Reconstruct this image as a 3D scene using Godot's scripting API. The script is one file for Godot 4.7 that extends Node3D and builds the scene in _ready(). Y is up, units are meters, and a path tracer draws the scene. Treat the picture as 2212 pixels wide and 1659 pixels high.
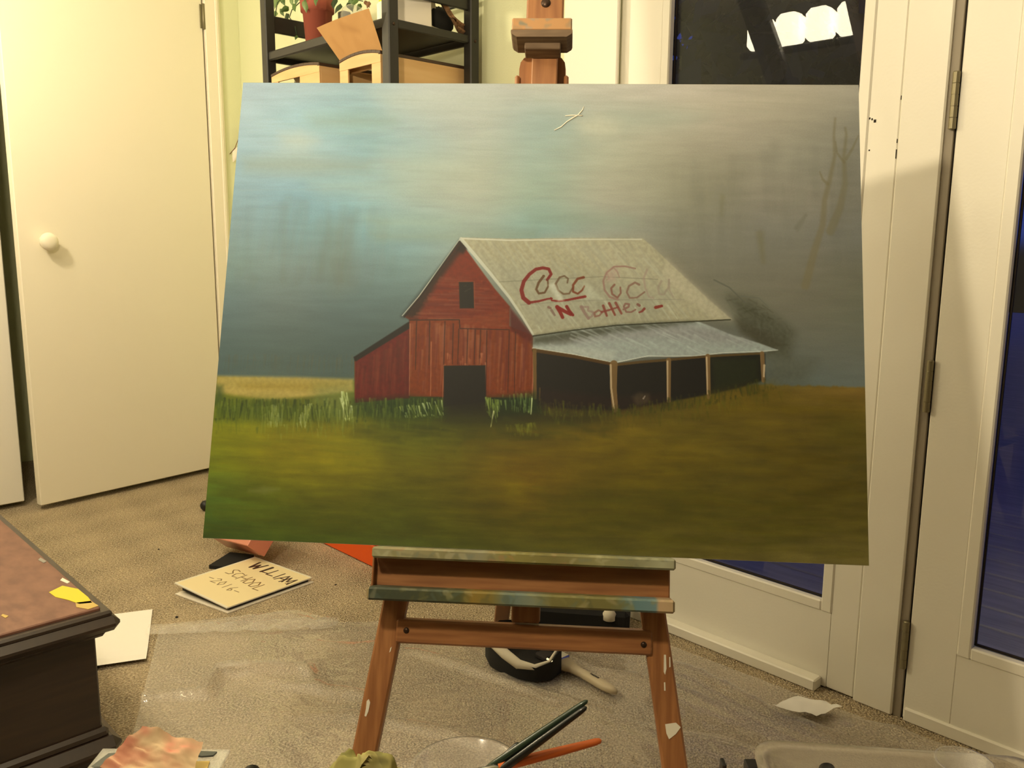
extends Node3D
# An easel with a painted barn in a corner of a room at dusk.
# x runs along the wall with the glazed doors, z into the room from that wall, y up; metres.

var M := {}
var names := {}

const LEAVES := [
	[-2.136, 1.790, 0.208, 0.040, -12, 1],
	[-2.123, 1.743, 0.221, 0.042, -22, 1],
	[-1.853, 1.721, 0.272, 0.041, 5, 1],
	[-1.987, 1.726, 0.252, 0.034, -55, 0],
	[-2.030, 1.688, 0.208, 0.041, 6, 0],
	[-1.964, 1.638, 0.239, 0.020, -12, 0],
	[-2.099, 1.704, 0.243, 0.042, 4, 2],
	[-1.927, 1.659, 0.214, 0.038, 4, 2],
	[-1.800, 1.722, 0.266, 0.033, 10, 0],
	[-1.868, 1.743, 0.200, 0.036, -8, 1],
	[-1.797, 1.726, 0.202, 0.043, 12, 2],
	[-1.739, 1.698, 0.217, 0.038, -18, 2],
	[-1.721, 1.717, 0.194, 0.044, 8, 0],
	[-1.654, 1.699, 0.215, 0.036, -20, 0],
	[-1.665, 1.701, 0.180, 0.028, 25, 3],
	[-1.621, 1.688, 0.195, 0.026, -10, 3],
	[-2.078, 1.779, 0.228, 0.035, 25, 0],
	[-1.911, 1.717, 0.280, 0.034, 30, 0],
	[-1.934, 1.747, 0.253, 0.028, -10, 0],
	[-2.021, 1.714, 0.242, 0.037, 20, 2],
	[-2.012, 1.721, 0.270, 0.030, 35, 0],
	[-1.922, 1.748, 0.203, 0.026, -30, 2],
	[-1.836, 1.741, 0.199, 0.035, 15, 0],
	[-1.710, 1.697, 0.213, 0.029, 30, 2],
	[-1.847, 1.727, 0.284, 0.023, -35, 0],
	[-2.154, 1.791, 0.219, 0.028, -20, 0],
	[-1.664, 1.689, 0.195, 0.026, -30, 0],
	[-1.948, 1.743, 0.267, 0.026, 15, 1]]
const STEMS := [
	[[-1.832, 1.727, 0.240], [-1.917, 1.751, 0.240], [-2.034, 1.769, 0.240], [-2.079, 1.758, 0.240], [-2.094, 1.729, 0.240], [-2.105, 1.703, 0.240]],
	[[-1.832, 1.727, 0.240], [-1.941, 1.733, 0.240], [-1.989, 1.719, 0.240], [-2.006, 1.699, 0.240], [-1.976, 1.674, 0.240], [-1.963, 1.638, 0.240]],
	[[-1.897, 1.746, 0.200], [-1.816, 1.741, 0.200], [-1.729, 1.717, 0.200], [-1.646, 1.692, 0.200]],
	[[-1.832, 1.723, 0.240], [-1.875, 1.692, 0.240], [-1.885, 1.647, 0.240]]]
const FIELD_EDGE := Vector2(0.6628, 0.6475)
const SKY := [
	[[139, 162, 185], [137, 161, 181], [131, 158, 177], [158, 172, 184], [165, 175, 182], [170, 178, 180], [177, 182, 183], [182, 184, 185], [180, 180, 178], [175, 175, 171], [166, 168, 167]],
	[[140, 167, 189], [132, 166, 189], [122, 158, 177], [144, 164, 175], [155, 168, 173], [144, 166, 172], [163, 174, 173], [171, 175, 171], [167, 168, 164], [158, 160, 155], [144, 148, 146]],
	[[127, 159, 183], [138, 167, 187], [120, 156, 176], [133, 162, 176], [153, 168, 170], [142, 166, 169], [159, 170, 165], [157, 162, 155], [152, 154, 149], [146, 150, 146], [131, 135, 133]],
	[[119, 151, 174], [114, 152, 178], [119, 158, 180], [141, 163, 168], [151, 165, 164], [139, 163, 162], [154, 162, 158], [148, 154, 147], [140, 143, 140], [138, 140, 137], [124, 128, 126]],
	[[114, 143, 160], [107, 142, 161], [108, 148, 168], [121, 157, 175], [137, 159, 163], [122, 155, 163], [139, 152, 154], [132, 139, 137], [128, 132, 133], [127, 131, 131], [115, 121, 122]],
	[[104, 131, 139], [104, 129, 139], [96, 124, 136], [103, 134, 145], [121, 136, 137], [119, 132, 128], [120, 126, 119], [118, 121, 114], [115, 118, 112], [117, 119, 113], [108, 113, 106]],
	[[85, 109, 120], [88, 108, 116], [78, 102, 112], [80, 104, 112], [92, 107, 111], [103, 108, 103], [105, 111, 105], [107, 110, 103], [104, 109, 103], [108, 112, 106], [106, 113, 106]],
	[[73, 95, 102], [73, 93, 98], [65, 86, 92], [64, 83, 88], [73, 87, 90], [82, 88, 87], [89, 95, 91], [90, 96, 94], [81, 91, 94], [98, 107, 106], [103, 112, 111]],
	[[67, 89, 94], [68, 88, 90], [62, 83, 87], [63, 82, 86], [69, 83, 86], [77, 85, 86], [80, 89, 89], [81, 89, 88], [68, 81, 84], [86, 101, 105], [100, 114, 117]],
	[[72, 94, 100], [73, 94, 96], [68, 89, 94], [69, 88, 92], [75, 88, 92], [82, 90, 91], [84, 93, 93], [84, 92, 92], [71, 84, 87], [88, 104, 108], [103, 118, 120]],
	[[78, 100, 106], [80, 100, 103], [75, 95, 100], [76, 94, 99], [81, 94, 99], [87, 96, 97], [89, 97, 98], [88, 96, 96], [74, 87, 90], [91, 108, 112], [106, 121, 123]],
	[[82, 105, 111], [84, 105, 108], [80, 100, 106], [81, 99, 104], [85, 98, 104], [91, 99, 101], [92, 100, 102], [91, 99, 99], [77, 89, 93], [94, 110, 115], [108, 123, 126]],
	[[86, 109, 116], [89, 110, 114], [85, 106, 112], [86, 104, 110], [89, 102, 109], [95, 103, 106], [96, 104, 106], [95, 102, 103], [80, 92, 97], [96, 113, 119], [110, 125, 129]]]
const FIELD := [
	[[33, 36, 13], [32, 35, 13], [34, 37, 13], [39, 42, 13], [47, 49, 13], [56, 58, 13], [63, 65, 15], [69, 72, 28], [75, 78, 37], [81, 84, 43], [85, 88, 49]],
	[[35, 37, 13], [31, 34, 13], [32, 35, 13], [37, 40, 13], [46, 48, 13], [56, 58, 13], [63, 66, 13], [70, 73, 28], [76, 79, 37], [82, 85, 44], [86, 90, 50]],
	[[36, 39, 13], [31, 34, 13], [29, 33, 13], [35, 38, 13], [45, 47, 13], [55, 58, 13], [63, 66, 13], [71, 73, 29], [77, 80, 38], [83, 85, 45], [88, 91, 51]],
	[[39, 42, 13], [34, 37, 13], [32, 35, 13], [37, 39, 13], [46, 48, 13], [57, 59, 13], [65, 68, 14], [73, 75, 30], [79, 81, 40], [84, 87, 47], [90, 93, 53]],
	[[43, 45, 13], [37, 40, 13], [34, 37, 13], [38, 41, 13], [47, 50, 13], [58, 60, 13], [67, 69, 15], [74, 77, 32], [81, 83, 42], [86, 89, 49], [92, 95, 54]],
	[[49, 51, 13], [44, 46, 13], [42, 44, 13], [45, 47, 13], [52, 54, 13], [61, 64, 13], [70, 72, 21], [77, 79, 35], [83, 86, 44], [89, 91, 51], [94, 97, 56]],
	[[122, 114, 64], [121, 113, 60], [122, 113, 59], [80, 86, 13], [85, 91, 21], [92, 98, 37], [75, 66, 13], [82, 73, 13], [97, 83, 23], [103, 89, 32], [109, 94, 39]],
	[[147, 135, 85], [142, 132, 80], [128, 120, 63], [86, 92, 24], [34, 30, 13], [25, 18, 13], [53, 47, 13], [85, 75, 13], [102, 88, 27], [120, 102, 39], [128, 107, 49]],
	[[94, 105, 38], [85, 93, 28], [82, 96, 36], [42, 63, 13], [13, 13, 13], [19, 17, 13], [42, 38, 13], [68, 61, 13], [89, 78, 20], [103, 89, 33], [113, 95, 43]],
	[[119, 124, 13], [116, 115, 13], [104, 104, 13], [67, 80, 13], [64, 67, 13], [75, 71, 13], [97, 85, 15], [97, 87, 21], [94, 84, 24], [91, 81, 26], [90, 81, 32]],
	[[105, 117, 23], [116, 114, 13], [119, 115, 13], [93, 92, 13], [93, 87, 13], [109, 90, 13], [101, 89, 13], [95, 85, 14], [87, 80, 23], [86, 78, 24], [85, 78, 29]],
	[[75, 102, 30], [82, 95, 16], [85, 89, 13], [78, 83, 13], [80, 78, 13], [91, 82, 13], [85, 79, 13], [85, 80, 20], [85, 80, 24], [87, 81, 27], [90, 83, 31]],
	[[62, 84, 28], [62, 81, 22], [66, 81, 21], [68, 79, 26], [72, 78, 22], [78, 79, 27], [86, 85, 32], [92, 88, 36], [98, 92, 40], [102, 96, 49], [110, 103, 55]]]
const STROKES := [
	["p", [162, 177, 178], 0.5, 34, 0.035, [267, 19, 377, 9, 497, 18, 527, 53, 410, 63, 305, 54]],
	["p", [160, 176, 179], 0.75, 26, 0.035, [88, 112, 124, 105, 156, 121, 133, 137, 96, 131]],
	["p", [182, 191, 183], 0.7, 22, 0.035, [669, 77, 709, 67, 751, 80, 745, 102, 709, 109, 682, 99]],
	["p", [128, 150, 144], 0.55, 30, 0.035, [140, 71, 230, 67, 306, 79, 232, 92, 156, 89]],
	["p", [127, 143, 139], 0.6, 24, 0.035, [13, 160, 116, 152, 267, 166, 262, 182, 149, 192, 21, 185]],
	["p", [158, 172, 166], 0.5, 40, 0.035, [296, 151, 384, 144, 503, 167, 475, 204, 328, 196, 282, 172]],
	["p", [139, 164, 168], 0.6, 30, 0.035, [156, 211, 224, 201, 314, 212, 271, 228, 181, 226]],
	["p", [135, 159, 151], 0.6, 28, 0.035, [268, 279, 362, 275, 450, 283, 392, 298, 290, 297]],
	["p", [121, 141, 132], 0.6, 20, 0.035, [282, 309, 393, 307, 595, 298, 595, 310, 422, 319, 291, 321]],
	["p", [125, 149, 141], 0.5, 26, 0.035, [588, 268, 677, 260, 778, 274, 767, 287, 648, 285, 589, 283]],
	["p", [98, 112, 106], 0.45, 40, 0.035, [192, 293, 230, 286, 247, 411, 219, 427, 192, 383]],
	["p", [145, 169, 168], 0.4, 34, 0.035, [732, 54, 822, 49, 912, 63, 853, 85, 763, 86]],
	["p", [180, 182, 174], 0.4, 46, 0.035, [882, 34, 1030, 14, 1191, 17, 1176, 51, 1030, 59, 912, 56]],
	["p", [126, 130, 117], 0.45, 60, 0.035, [854, 183, 956, 151, 989, 169, 971, 293, 855, 319]],
	["p", [111, 118, 115], 0.35, 60, 0.035, [849, 282, 1087, 260, 1114, 392, 914, 396]],
	["l", [114, 109, 83], 0.5, 15, 3, 6, [1096, 396, 1114, 326, 1129, 278, 1133, 229, 1142, 195, 1153, 142, 1152, 99, 1155, 67]],
	["l", [114, 110, 83], 0.5, 16, 3, 6, [1143, 290, 1161, 244, 1171, 198, 1170, 142, 1175, 99, 1173, 86]],
	["l", [114, 110, 83], 0.45, 6, 2, 3, [1174, 148, 1186, 127, 1197, 102]],
	["l", [113, 108, 82], 0.45, 5, 2, 3, [1170, 155, 1157, 136, 1155, 114]],
	["l", [113, 108, 82], 0.45, 6, 2, 3, [1139, 198, 1130, 189, 1125, 174]],
	["l", [103, 99, 64], 0.3, 14, 6, 12, [1014, 298, 1020, 352]],
	["l", [112, 113, 83], 0.25, 8, 4, 10, [945, 225, 943, 262]],
	["l", [101, 106, 99], 0.14, 16, 10, 24, [1041, 122, 1042, 255]],
	["l", [98, 101, 94], 0.35, 8, 3, 6, [1081, 285, 1098, 260, 1083, 291]],
	["h", [92, 97, 93], [140, 145, 140], 70, 90, 240, 18, 90, 8, 0.09, [839, 158, 1189, 117, 1184, 391, 841, 398]],
	["h", [116, 128, 125], [80, 86, 78], 60, 90, 240, 20, 90, 8, 0.07, [-5, 234, 302, 261, 340, 409, 5, 416]],
	["h", [154, 171, 184], [123, 137, 138], 150, 80, 260, 4, 0, 3, 0.09, [13, 8, 585, 9, 593, 256, 10, 265]],
	["h", [171, 177, 170], [139, 144, 136], 110, 80, 260, 4, 2, 3, 0.09, [579, 10, 1191, 10, 1189, 154, 587, 237]],
	["h", [92, 97, 88], [72, 78, 61], 120, 25, 70, 3, 90, 4, 0.22, [-3, 554, 261, 547, 260, 587, -1, 591]],
	["p", [163, 149, 85], 0.85, 5, 0.087, [-2, 595, 165, 593, 262, 594, 264, 617, 186, 629, 94, 638, 25, 630, -1, 628]],
	["p", [134, 120, 47], 0.6, 10, 0.07, [42, 610, 184, 603, 246, 604, 185, 617, 61, 619]],
	["p", [172, 156, 89], 0.7, 8, 0.07, [14, 620, 130, 620, 186, 626, 119, 637, 31, 630]],
	["p", [56, 74, 32], 0.8, 9, 0.07, [-2, 614, 11, 614, 16, 640, 0, 650]],
	["p", [31, 61, 13], 0.6, 22, 0.07, [-2, 644, 100, 637, 187, 644, 264, 642, 268, 669, 128, 682, -1, 680]],
	["h", [45, 69, 13], [117, 132, 60], 240, 18, 55, 3, 86, 10, 0.5, [-3, 640, 263, 630, 266, 672, 1, 686]],
	["p", [103, 120, 71], 0.45, 22, 0.07, [191, 607, 258, 599, 268, 666, 238, 676, 187, 641]],
	["h", [166, 180, 136], [129, 149, 90], 26, 30, 75, 3, 84, 9, 0.65, [107, 646, 131, 643, 138, 688, 104, 692]],
	["h", [179, 194, 153], [139, 156, 99], 22, 26, 60, 3, 80, 12, 0.65, [175, 644, 187, 644, 178, 690, 157, 690]],
	["h", [202, 221, 181], [159, 182, 118], 24, 30, 70, 3, 78, 10, 0.7, [241, 618, 256, 621, 269, 672, 235, 676]],
	["p", [74, 79, 69], 0.85, 16, 0.105, [958, 418, 1000, 426, 1046, 460, 1075, 485, 1066, 533, 1029, 529, 979, 470]],
	["p", [64, 65, 54], 0.8, 10, 0.105, [970, 462, 1021, 482, 1054, 507, 1029, 521, 979, 487]],
	["h", [57, 59, 45], [95, 104, 98], 90, 12, 32, 4, 40, 60, 0.4, [949, 418, 1012, 426, 1075, 476, 1062, 529, 979, 487]],
	["l", [82, 89, 86], 0.7, 3, 2, 1.5, [930, 388, 958, 402, 987, 431]],
	["l", [92, 100, 98], 0.6, 2.5, 1.5, 1.5, [979, 418, 1012, 421, 1029, 438]],
	["p", [81, 86, 77], 0.5, 20, 0.105, [1029, 529, 1111, 536, 1094, 579, 1024, 585]],
	["p", [83, 13, 13], 1, 1.5, 0.122, [263, 557, 363, 492, 371, 627, 268, 639]],
	["h", [115, 56, 33], [57, 13, 13], 90, 40, 110, 6, 90, 3, 0.4, [265, 567, 364, 504, 369, 624, 270, 635]],
	["p", [13, 13, 13], 1, 1.5, 0.07, [260, 552, 363, 480, 363, 494, 263, 561]],
	["l", [93, 52, 16], 0.7, 2.5, 2, 1.0, [263, 560, 268, 636]],
	["p", [105, 44, 13], 1, 1.5, 0.105, [362, 476, 459, 474, 552, 485, 596, 502, 602, 620, 371, 624]],
	["p", [100, 31, 13], 1, 1.5, 0.105, [452, 322, 486, 367, 521, 413, 551, 447, 552, 491, 458, 492, 457, 474, 362, 477, 351, 471]],
	["p", [13, 13, 13], 0.75, 8, 0.07, [452, 320, 462, 329, 412, 403, 376, 475, 348, 471]],
	["p", [17, 13, 13], 0.8, 5, 0.07, [452, 319, 467, 334, 458, 346, 445, 339]],
	["p", [69, 13, 13], 0.8, 4, 0.07, [551, 448, 596, 502, 597, 519, 554, 493]],
	["h", [131, 81, 59], [70, 13, 13], 150, 30, 110, 5, 0, 3, 0.4, [416, 394, 496, 392, 549, 454, 551, 487, 371, 472]],
	["h", [146, 99, 78], [72, 13, 13], 170, 40, 130, 6, 90, 2, 0.42, [365, 485, 456, 483, 551, 494, 596, 510, 600, 612, 372, 617]],
	["p", [132, 77, 40], 0.3, 6, 0.105, [457, 475, 551, 452, 552, 491, 458, 491]],
	["l", [26, 13, 13], 0.8, 2, 1.5, 1.0, [362, 478, 457, 475, 459, 492, 552, 492]],
	["l", [28, 13, 13], 0.65, 2, 1.4, 1, [376, 480, 379, 573]],
	["l", [28, 13, 13], 0.65, 2, 1.4, 1, [401, 479, 404, 563]],
	["l", [30, 13, 13], 0.65, 2, 1.4, 1, [430, 479, 432, 563]],
	["l", [31, 13, 13], 0.65, 2, 1.4, 1, [446, 483, 448, 560]],
	["l", [32, 13, 13], 0.65, 2, 1.4, 1, [457, 493, 458, 560]],
	["l", [34, 13, 13], 0.65, 2, 1.4, 1, [474, 493, 475, 560]],
	["l", [35, 13, 13], 0.65, 2, 1.4, 1, [488, 494, 489, 559]],
	["l", [36, 13, 13], 0.65, 2, 1.4, 1, [498, 494, 499, 559]],
	["l", [40, 13, 13], 0.65, 2, 1.4, 1, [510, 495, 513, 613]],
	["l", [43, 13, 13], 0.65, 2, 1.4, 1, [552, 494, 554, 611]],
	["l", [44, 13, 13], 0.65, 2, 1.4, 1, [564, 496, 566, 611]],
	["l", [156, 103, 82], 0.7, 2, 1.6, 1, [364, 485, 370, 622]],
	["l", [159, 106, 84], 0.7, 2, 1.6, 1, [406, 519, 410, 621]],
	["l", [162, 108, 87], 0.7, 2, 1.6, 1, [432, 563, 433, 629]],
	["l", [164, 111, 90], 0.7, 2, 1.6, 1, [510, 556, 511, 613]],
	["l", [166, 113, 92], 0.7, 2, 1.6, 1, [598, 506, 600, 620]],
	["h", [178, 125, 106], [147, 86, 61], 14, 12, 34, 4, 90, 4, 0.5, [433, 541, 507, 539, 508, 561, 434, 563]],
	["p", [13, 13, 13], 1, 1.5, 0.07, [453, 402, 480, 401, 484, 452, 457, 453]],
	["l", [127, 71, 41], 0.6, 1.6, 1.4, 1.0, [451, 401, 482, 400, 485, 453]],
	["l", [48, 50, 40], 0.6, 2, 1.5, 1.0, [465, 420, 476, 414]],
	["l", [47, 49, 39], 0.6, 2, 1.5, 1.0, [463, 410, 467, 408]],
	["p", [13, 13, 13], 1, 1.5, 0.07, [432, 564, 510, 561, 514, 630, 436, 641]],
	["p", [13, 13, 13], 0.7, 12, 0.07, [438, 615, 512, 613, 511, 649, 445, 654]],
	["p", [151, 153, 135], 1, 1.5, 0.087, [452, 314, 546, 315, 677, 311, 797, 310, 818, 328, 873, 381, 921, 426, 962, 462, 895, 467, 827, 472, 750, 478, 673, 489, 596, 502, 574, 466, 548, 427, 511, 383, 476, 343]],
	["p", [165, 168, 155], 0.55, 26, 0.07, [616, 314, 797, 311, 873, 383, 920, 426, 958, 460, 809, 430, 687, 352]],
	["p", [136, 144, 138], 0.5, 26, 0.07, [494, 356, 723, 388, 843, 421, 827, 465, 604, 492, 559, 436]],
	["h", [176, 184, 176], [120, 126, 116], 240, 30, 120, 5, 52, 8, 0.3, [452, 314, 546, 315, 677, 311, 797, 310, 818, 328, 873, 381, 921, 426, 962, 462, 895, 467, 827, 472, 750, 478, 673, 489, 596, 502, 574, 466, 548, 427, 511, 383, 476, 343]],
	["h", [195, 207, 200], [143, 148, 137], 60, 16, 60, 4, 56, 8, 0.4, [559, 436, 809, 421, 945, 458, 673, 484, 596, 499]],
	["l", [185, 192, 186], 0.9, 3, 2.5, 1.0, [454, 316, 546, 318, 677, 314, 795, 312]],
	["l", [180, 189, 184], 0.9, 7, 4, 1.5, [453, 317, 478, 345, 513, 385, 550, 430, 576, 467, 597, 500]],
	["l", [169, 179, 177], 0.95, 2.5, 1.5, 1.0, [452, 316, 411, 380, 378, 431, 348, 470]],
	["l", [13, 13, 13], 0.8, 3, 2.5, 1.5, [450, 322, 411, 383, 381, 432, 352, 472]],
	["l", [103, 108, 99], 0.6, 1.6, 1.2, 1.0, [530, 400, 636, 392, 722, 386, 826, 389]],
	["l", [111, 116, 109], 0.5, 1.6, 1.2, 1.0, [572, 444, 655, 435, 749, 430, 852, 427]],
	["p", [178, 179, 167], 0.45, 8, 0.07, [842, 349, 872, 379, 962, 462, 928, 461, 834, 385]],
	["p", [143, 158, 164], 1, 1.5, 0.087, [597, 525, 598, 504, 673, 489, 750, 478, 827, 472, 903, 468, 958, 490, 1012, 506, 1046, 518, 1020, 522, 945, 527, 895, 534, 845, 535, 798, 538, 747, 551, 675, 537]],
	["p", [60, 65, 56], 0.85, 8, 0.07, [597, 519, 597, 504, 673, 490, 750, 479, 827, 472, 895, 469, 844, 480, 742, 495, 657, 515]],
	["p", [125, 127, 136], 0.6, 12, 0.087, [631, 515, 751, 495, 869, 474, 928, 482, 996, 504, 945, 507, 827, 498]],
	["h", [182, 198, 207], [127, 134, 142], 110, 24, 80, 4, 24, 6, 0.4, [597, 525, 598, 504, 673, 489, 750, 478, 827, 472, 903, 468, 958, 490, 1012, 506, 1046, 518, 1020, 522, 945, 527, 895, 534, 845, 535, 798, 538, 747, 551, 675, 537]],
	["p", [167, 179, 182], 0.55, 8, 0.07, [599, 525, 674, 523, 751, 528, 747, 549, 675, 535]],
	["l", [195, 207, 209], 0.8, 2, 1.5, 1.0, [597, 526, 675, 536, 748, 550, 798, 538, 811, 535, 845, 535, 895, 533, 945, 526, 1020, 521, 1045, 518]],
	["l", [24, 27, 13], 0.8, 2.2, 2, 1.0, [597, 503, 673, 490, 750, 479, 827, 473, 895, 468, 960, 463]],
	["p", [13, 13, 13], 1, 3, 0.07, [599, 530, 675, 540, 748, 552, 845, 540, 920, 532, 1022, 526, 1022, 574, 979, 589, 929, 602, 846, 620, 754, 638, 677, 639, 607, 631]],
	["p", [30, 13, 13], 0.6, 10, 0.105, [608, 601, 753, 614, 845, 603, 846, 622, 754, 640, 609, 636]],
	["p", [32, 44, 18], 0.6, 10, 0.105, [924, 536, 1012, 532, 1012, 577, 929, 599]],
	["p", [75, 66, 48], 0.6, 6, 0.14, [782, 612, 795, 604, 814, 606, 816, 621, 791, 630]],
	["l", [156, 151, 149], 0.7, 3, 2, 1.0, [803, 615, 806, 610]],
	["l", [70, 48, 13], 0.9, 7, 6, 1.0, [599, 530, 675, 540, 748, 553]],
	["l", [80, 63, 31], 0.9, 5, 4, 1.0, [748, 554, 798, 547, 845, 542, 920, 533, 1016, 525]],
	["l", [105, 85, 52], 0.95, 14, 11.200000000000001, 1.0, [748, 552, 748, 597, 752, 637]],
	["l", [109, 88, 57], 0.95, 9, 7.2, 1.0, [848, 542, 849, 618]],
	["l", [112, 91, 60], 0.95, 9, 7.2, 1.0, [919, 533, 921, 609]],
	["l", [115, 94, 64], 0.95, 8, 6.4, 1.0, [1017, 525, 1019, 576]],
	["l", [97, 76, 39], 0.95, 7, 5.6000000000000005, 1.0, [601, 530, 605, 620]],
	["l", [181, 168, 144], 0.8, 4, 2.8, 1.0, [742, 554, 744, 597, 750, 635]],
	["l", [185, 172, 149], 0.8, 3, 2.0999999999999996, 1.0, [846, 544, 847, 615]],
	["l", [189, 176, 152], 0.8, 3, 2.0999999999999996, 1.0, [917, 535, 919, 603]],
	["l", [194, 181, 157], 0.8, 4, 2.8, 1.0, [1021, 547, 1020, 568]],
	["l", [86, 71, 34], 0.6, 3, 2, 1.0, [613, 601, 613, 624]],
	["p", [13, 40, 13], 0.7, 12, 0.105, [266, 636, 371, 624, 435, 632, 440, 658, 317, 666, 268, 659]],
	["p", [13, 42, 13], 0.75, 10, 0.105, [514, 623, 604, 610, 618, 648, 525, 660]],
	["p", [29, 33, 13], 0.55, 16, 0.105, [438, 641, 515, 639, 627, 644, 754, 640, 754, 665, 439, 671]],
	["h", [46, 69, 13], [105, 122, 55], 150, 16, 45, 3, 86, 10, 0.5, [266, 630, 435, 625, 437, 663, 268, 668]],
	["h", [190, 210, 172], [141, 163, 103], 34, 14, 38, 2.5, 72, 12, 0.7, [351, 644, 433, 629, 437, 658, 361, 665]],
	["h", [145, 170, 98], [84, 106, 24], 40, 18, 48, 3, 82, 12, 0.55, [513, 621, 545, 627, 534, 672, 515, 647]],
	["h", [147, 173, 120], [78, 107, 38], 36, 18, 50, 3, 86, 8, 0.5, [544, 616, 602, 610, 605, 649, 550, 646]],
	["l", [196, 208, 164], 0.7, 3, 1.5, 1.0, [529, 647, 525, 676]],
	["l", [191, 209, 166], 0.7, 3, 2, 1.0, [599, 621, 598, 650]],
	["h", [140, 152, 60], [99, 110, 23], 30, 14, 36, 4, 80, 16, 0.5, [551, 672, 610, 666, 615, 691, 560, 693]],
	["h", [53, 71, 13], [97, 101, 17], 120, 12, 36, 3, 86, 14, 0.4, [609, 625, 753, 636, 854, 618, 946, 600, 929, 626, 762, 652, 610, 653]],
	["p", [102, 87, 13], 0.45, 18, 0.105, [929, 601, 995, 588, 1037, 582, 1061, 597, 979, 625, 896, 636]],
	["p", [70, 65, 13], 0.5, 8, 0.105, [979, 592, 1012, 585, 1028, 598, 995, 607]],
	["p", [133, 131, 13], 0.6, 34, 0.07, [241, 718, 308, 719, 316, 745, 256, 750, 218, 737]],
	["p", [125, 136, 18], 0.45, 34, 0.07, [-1, 689, 51, 685, 105, 698, 69, 717, 1, 714]],
	["p", [120, 128, 79], 0.7, 9, 0.035, [80, 810, 107, 803, 135, 805, 108, 813]],
	["p", [135, 127, 13], 0.5, 22, 0.07, [556, 775, 583, 777, 586, 797, 563, 801]],
	["p", [80, 79, 13], 0.5, 40, 0.07, [1124, 639, 1193, 631, 1195, 676, 1137, 678]],
	["p", [64, 67, 13], 0.4, 50, 0.07, [635, 800, 748, 785, 888, 796, 805, 825, 636, 831]],
	["p", [81, 73, 13], 0.4, 50, 0.07, [604, 719, 689, 710, 747, 754, 634, 775]],
	["h", [124, 123, 26], [67, 72, 13], 260, 60, 220, 5, 2, 5, 0.1, [-8, 690, 641, 675, 647, 878, -2, 890]],
	["h", [115, 107, 27], [67, 65, 13], 260, 60, 220, 5, -2, 6, 0.1, [602, 673, 1194, 603, 1196, 891, 610, 893]],
	["l", [103, 13, 13], 0.9, 5, 8, 1.0, [620, 394, 627, 383, 622, 373, 611, 371, 598, 374, 586, 384, 576, 398, 572, 415, 576, 430, 587, 439]],
	["l", [105, 13, 13], 0.85, 5, 3, 1.0, [587, 439, 605, 436, 622, 431, 630, 430]],
	["l", [76, 48, 25], 0.8, 5, 3, 1.0, [613, 387, 604, 400, 600, 413, 605, 421, 616, 419, 622, 407, 621, 394]],
	["l", [85, 65, 48], 0.75, 4, 3, 1.0, [636, 402, 643, 389, 652, 386, 659, 391, 658, 399]],
	["l", [86, 61, 40], 0.7, 4, 3, 1.0, [636, 401, 641, 414, 651, 421, 662, 420, 668, 409]],
	["l", [97, 36, 15], 0.8, 5, 3, 1.0, [688, 388, 677, 391, 669, 403, 669, 416, 678, 420, 686, 413, 690, 405]],
	["l", [108, 13, 13], 0.85, 3, 5, 1.0, [628, 429, 630, 434, 644, 435, 661, 432, 678, 428, 692, 425]],
	["p", [183, 194, 191], 0.75, 5, 0.07, [623, 404, 633, 399, 652, 434, 642, 435]],
	["p", [181, 192, 185], 0.55, 8, 0.07, [687, 400, 702, 407, 720, 430, 698, 428]],
	["l", [132, 102, 101], 0.75, 3, 4, 1.0, [784, 369, 765, 365, 745, 366, 731, 378, 725, 394, 728, 412, 738, 425, 754, 430]],
	["l", [136, 109, 109], 0.6, 3, 2, 1.0, [743, 367, 751, 376, 755, 387]],
	["l", [136, 108, 109], 0.5, 3, 2, 1.0, [732, 380, 736, 389, 731, 392]],
	["p", [167, 143, 145], 0.45, 8, 0.07, [732, 376, 750, 371, 748, 394, 731, 397]],
	["l", [114, 71, 64], 0.75, 4, 3, 1.0, [746, 401, 740, 408, 742, 419, 752, 426, 758, 417, 757, 406]],
	["l", [114, 85, 79], 0.75, 4, 3, 1.0, [792, 400, 784, 396, 773, 403, 769, 415, 775, 426, 788, 425, 802, 414]],
	["l", [145, 130, 128], 0.55, 4, 3, 1.0, [806, 371, 800, 388, 803, 405, 810, 423, 819, 425]],
	["l", [136, 127, 124], 0.5, 4, 3, 1.0, [833, 392, 827, 405, 829, 417, 838, 418, 846, 404, 847, 389]],
	["l", [137, 128, 125], 0.5, 3, 2, 1.0, [847, 389, 848, 409, 855, 422]],
	["l", [134, 136, 130], 0.6, 2, 1.5, 1.0, [754, 430, 795, 430, 839, 427, 875, 427]],
	["l", [109, 83, 80], 0.8, 5, 4, 1.0, [624, 447, 628, 449]],
	["l", [110, 89, 88], 0.8, 5, 4, 1.0, [630, 453, 636, 462]],
	["l", [110, 16, 13], 0.9, 7, 6, 1.0, [640, 446, 646, 456, 651, 466]],
	["l", [111, 13, 13], 0.9, 7, 6, 1.0, [641, 447, 654, 454, 666, 460]],
	["l", [105, 13, 13], 0.9, 6, 5, 1.0, [658, 445, 663, 453, 670, 461]],
	["l", [124, 102, 103], 0.75, 6, 5, 1.0, [685, 445, 691, 455, 699, 467]],
	["l", [126, 107, 109], 0.65, 4, 4, 1.0, [686, 445, 698, 445, 698, 452, 708, 455, 706, 462, 700, 466]],
	["l", [117, 78, 74], 0.75, 4, 3, 1.0, [717, 451, 710, 456, 711, 463, 719, 461, 724, 455, 719, 451]],
	["l", [110, 47, 42], 0.8, 5, 4, 1.0, [726, 442, 733, 461]],
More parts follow.
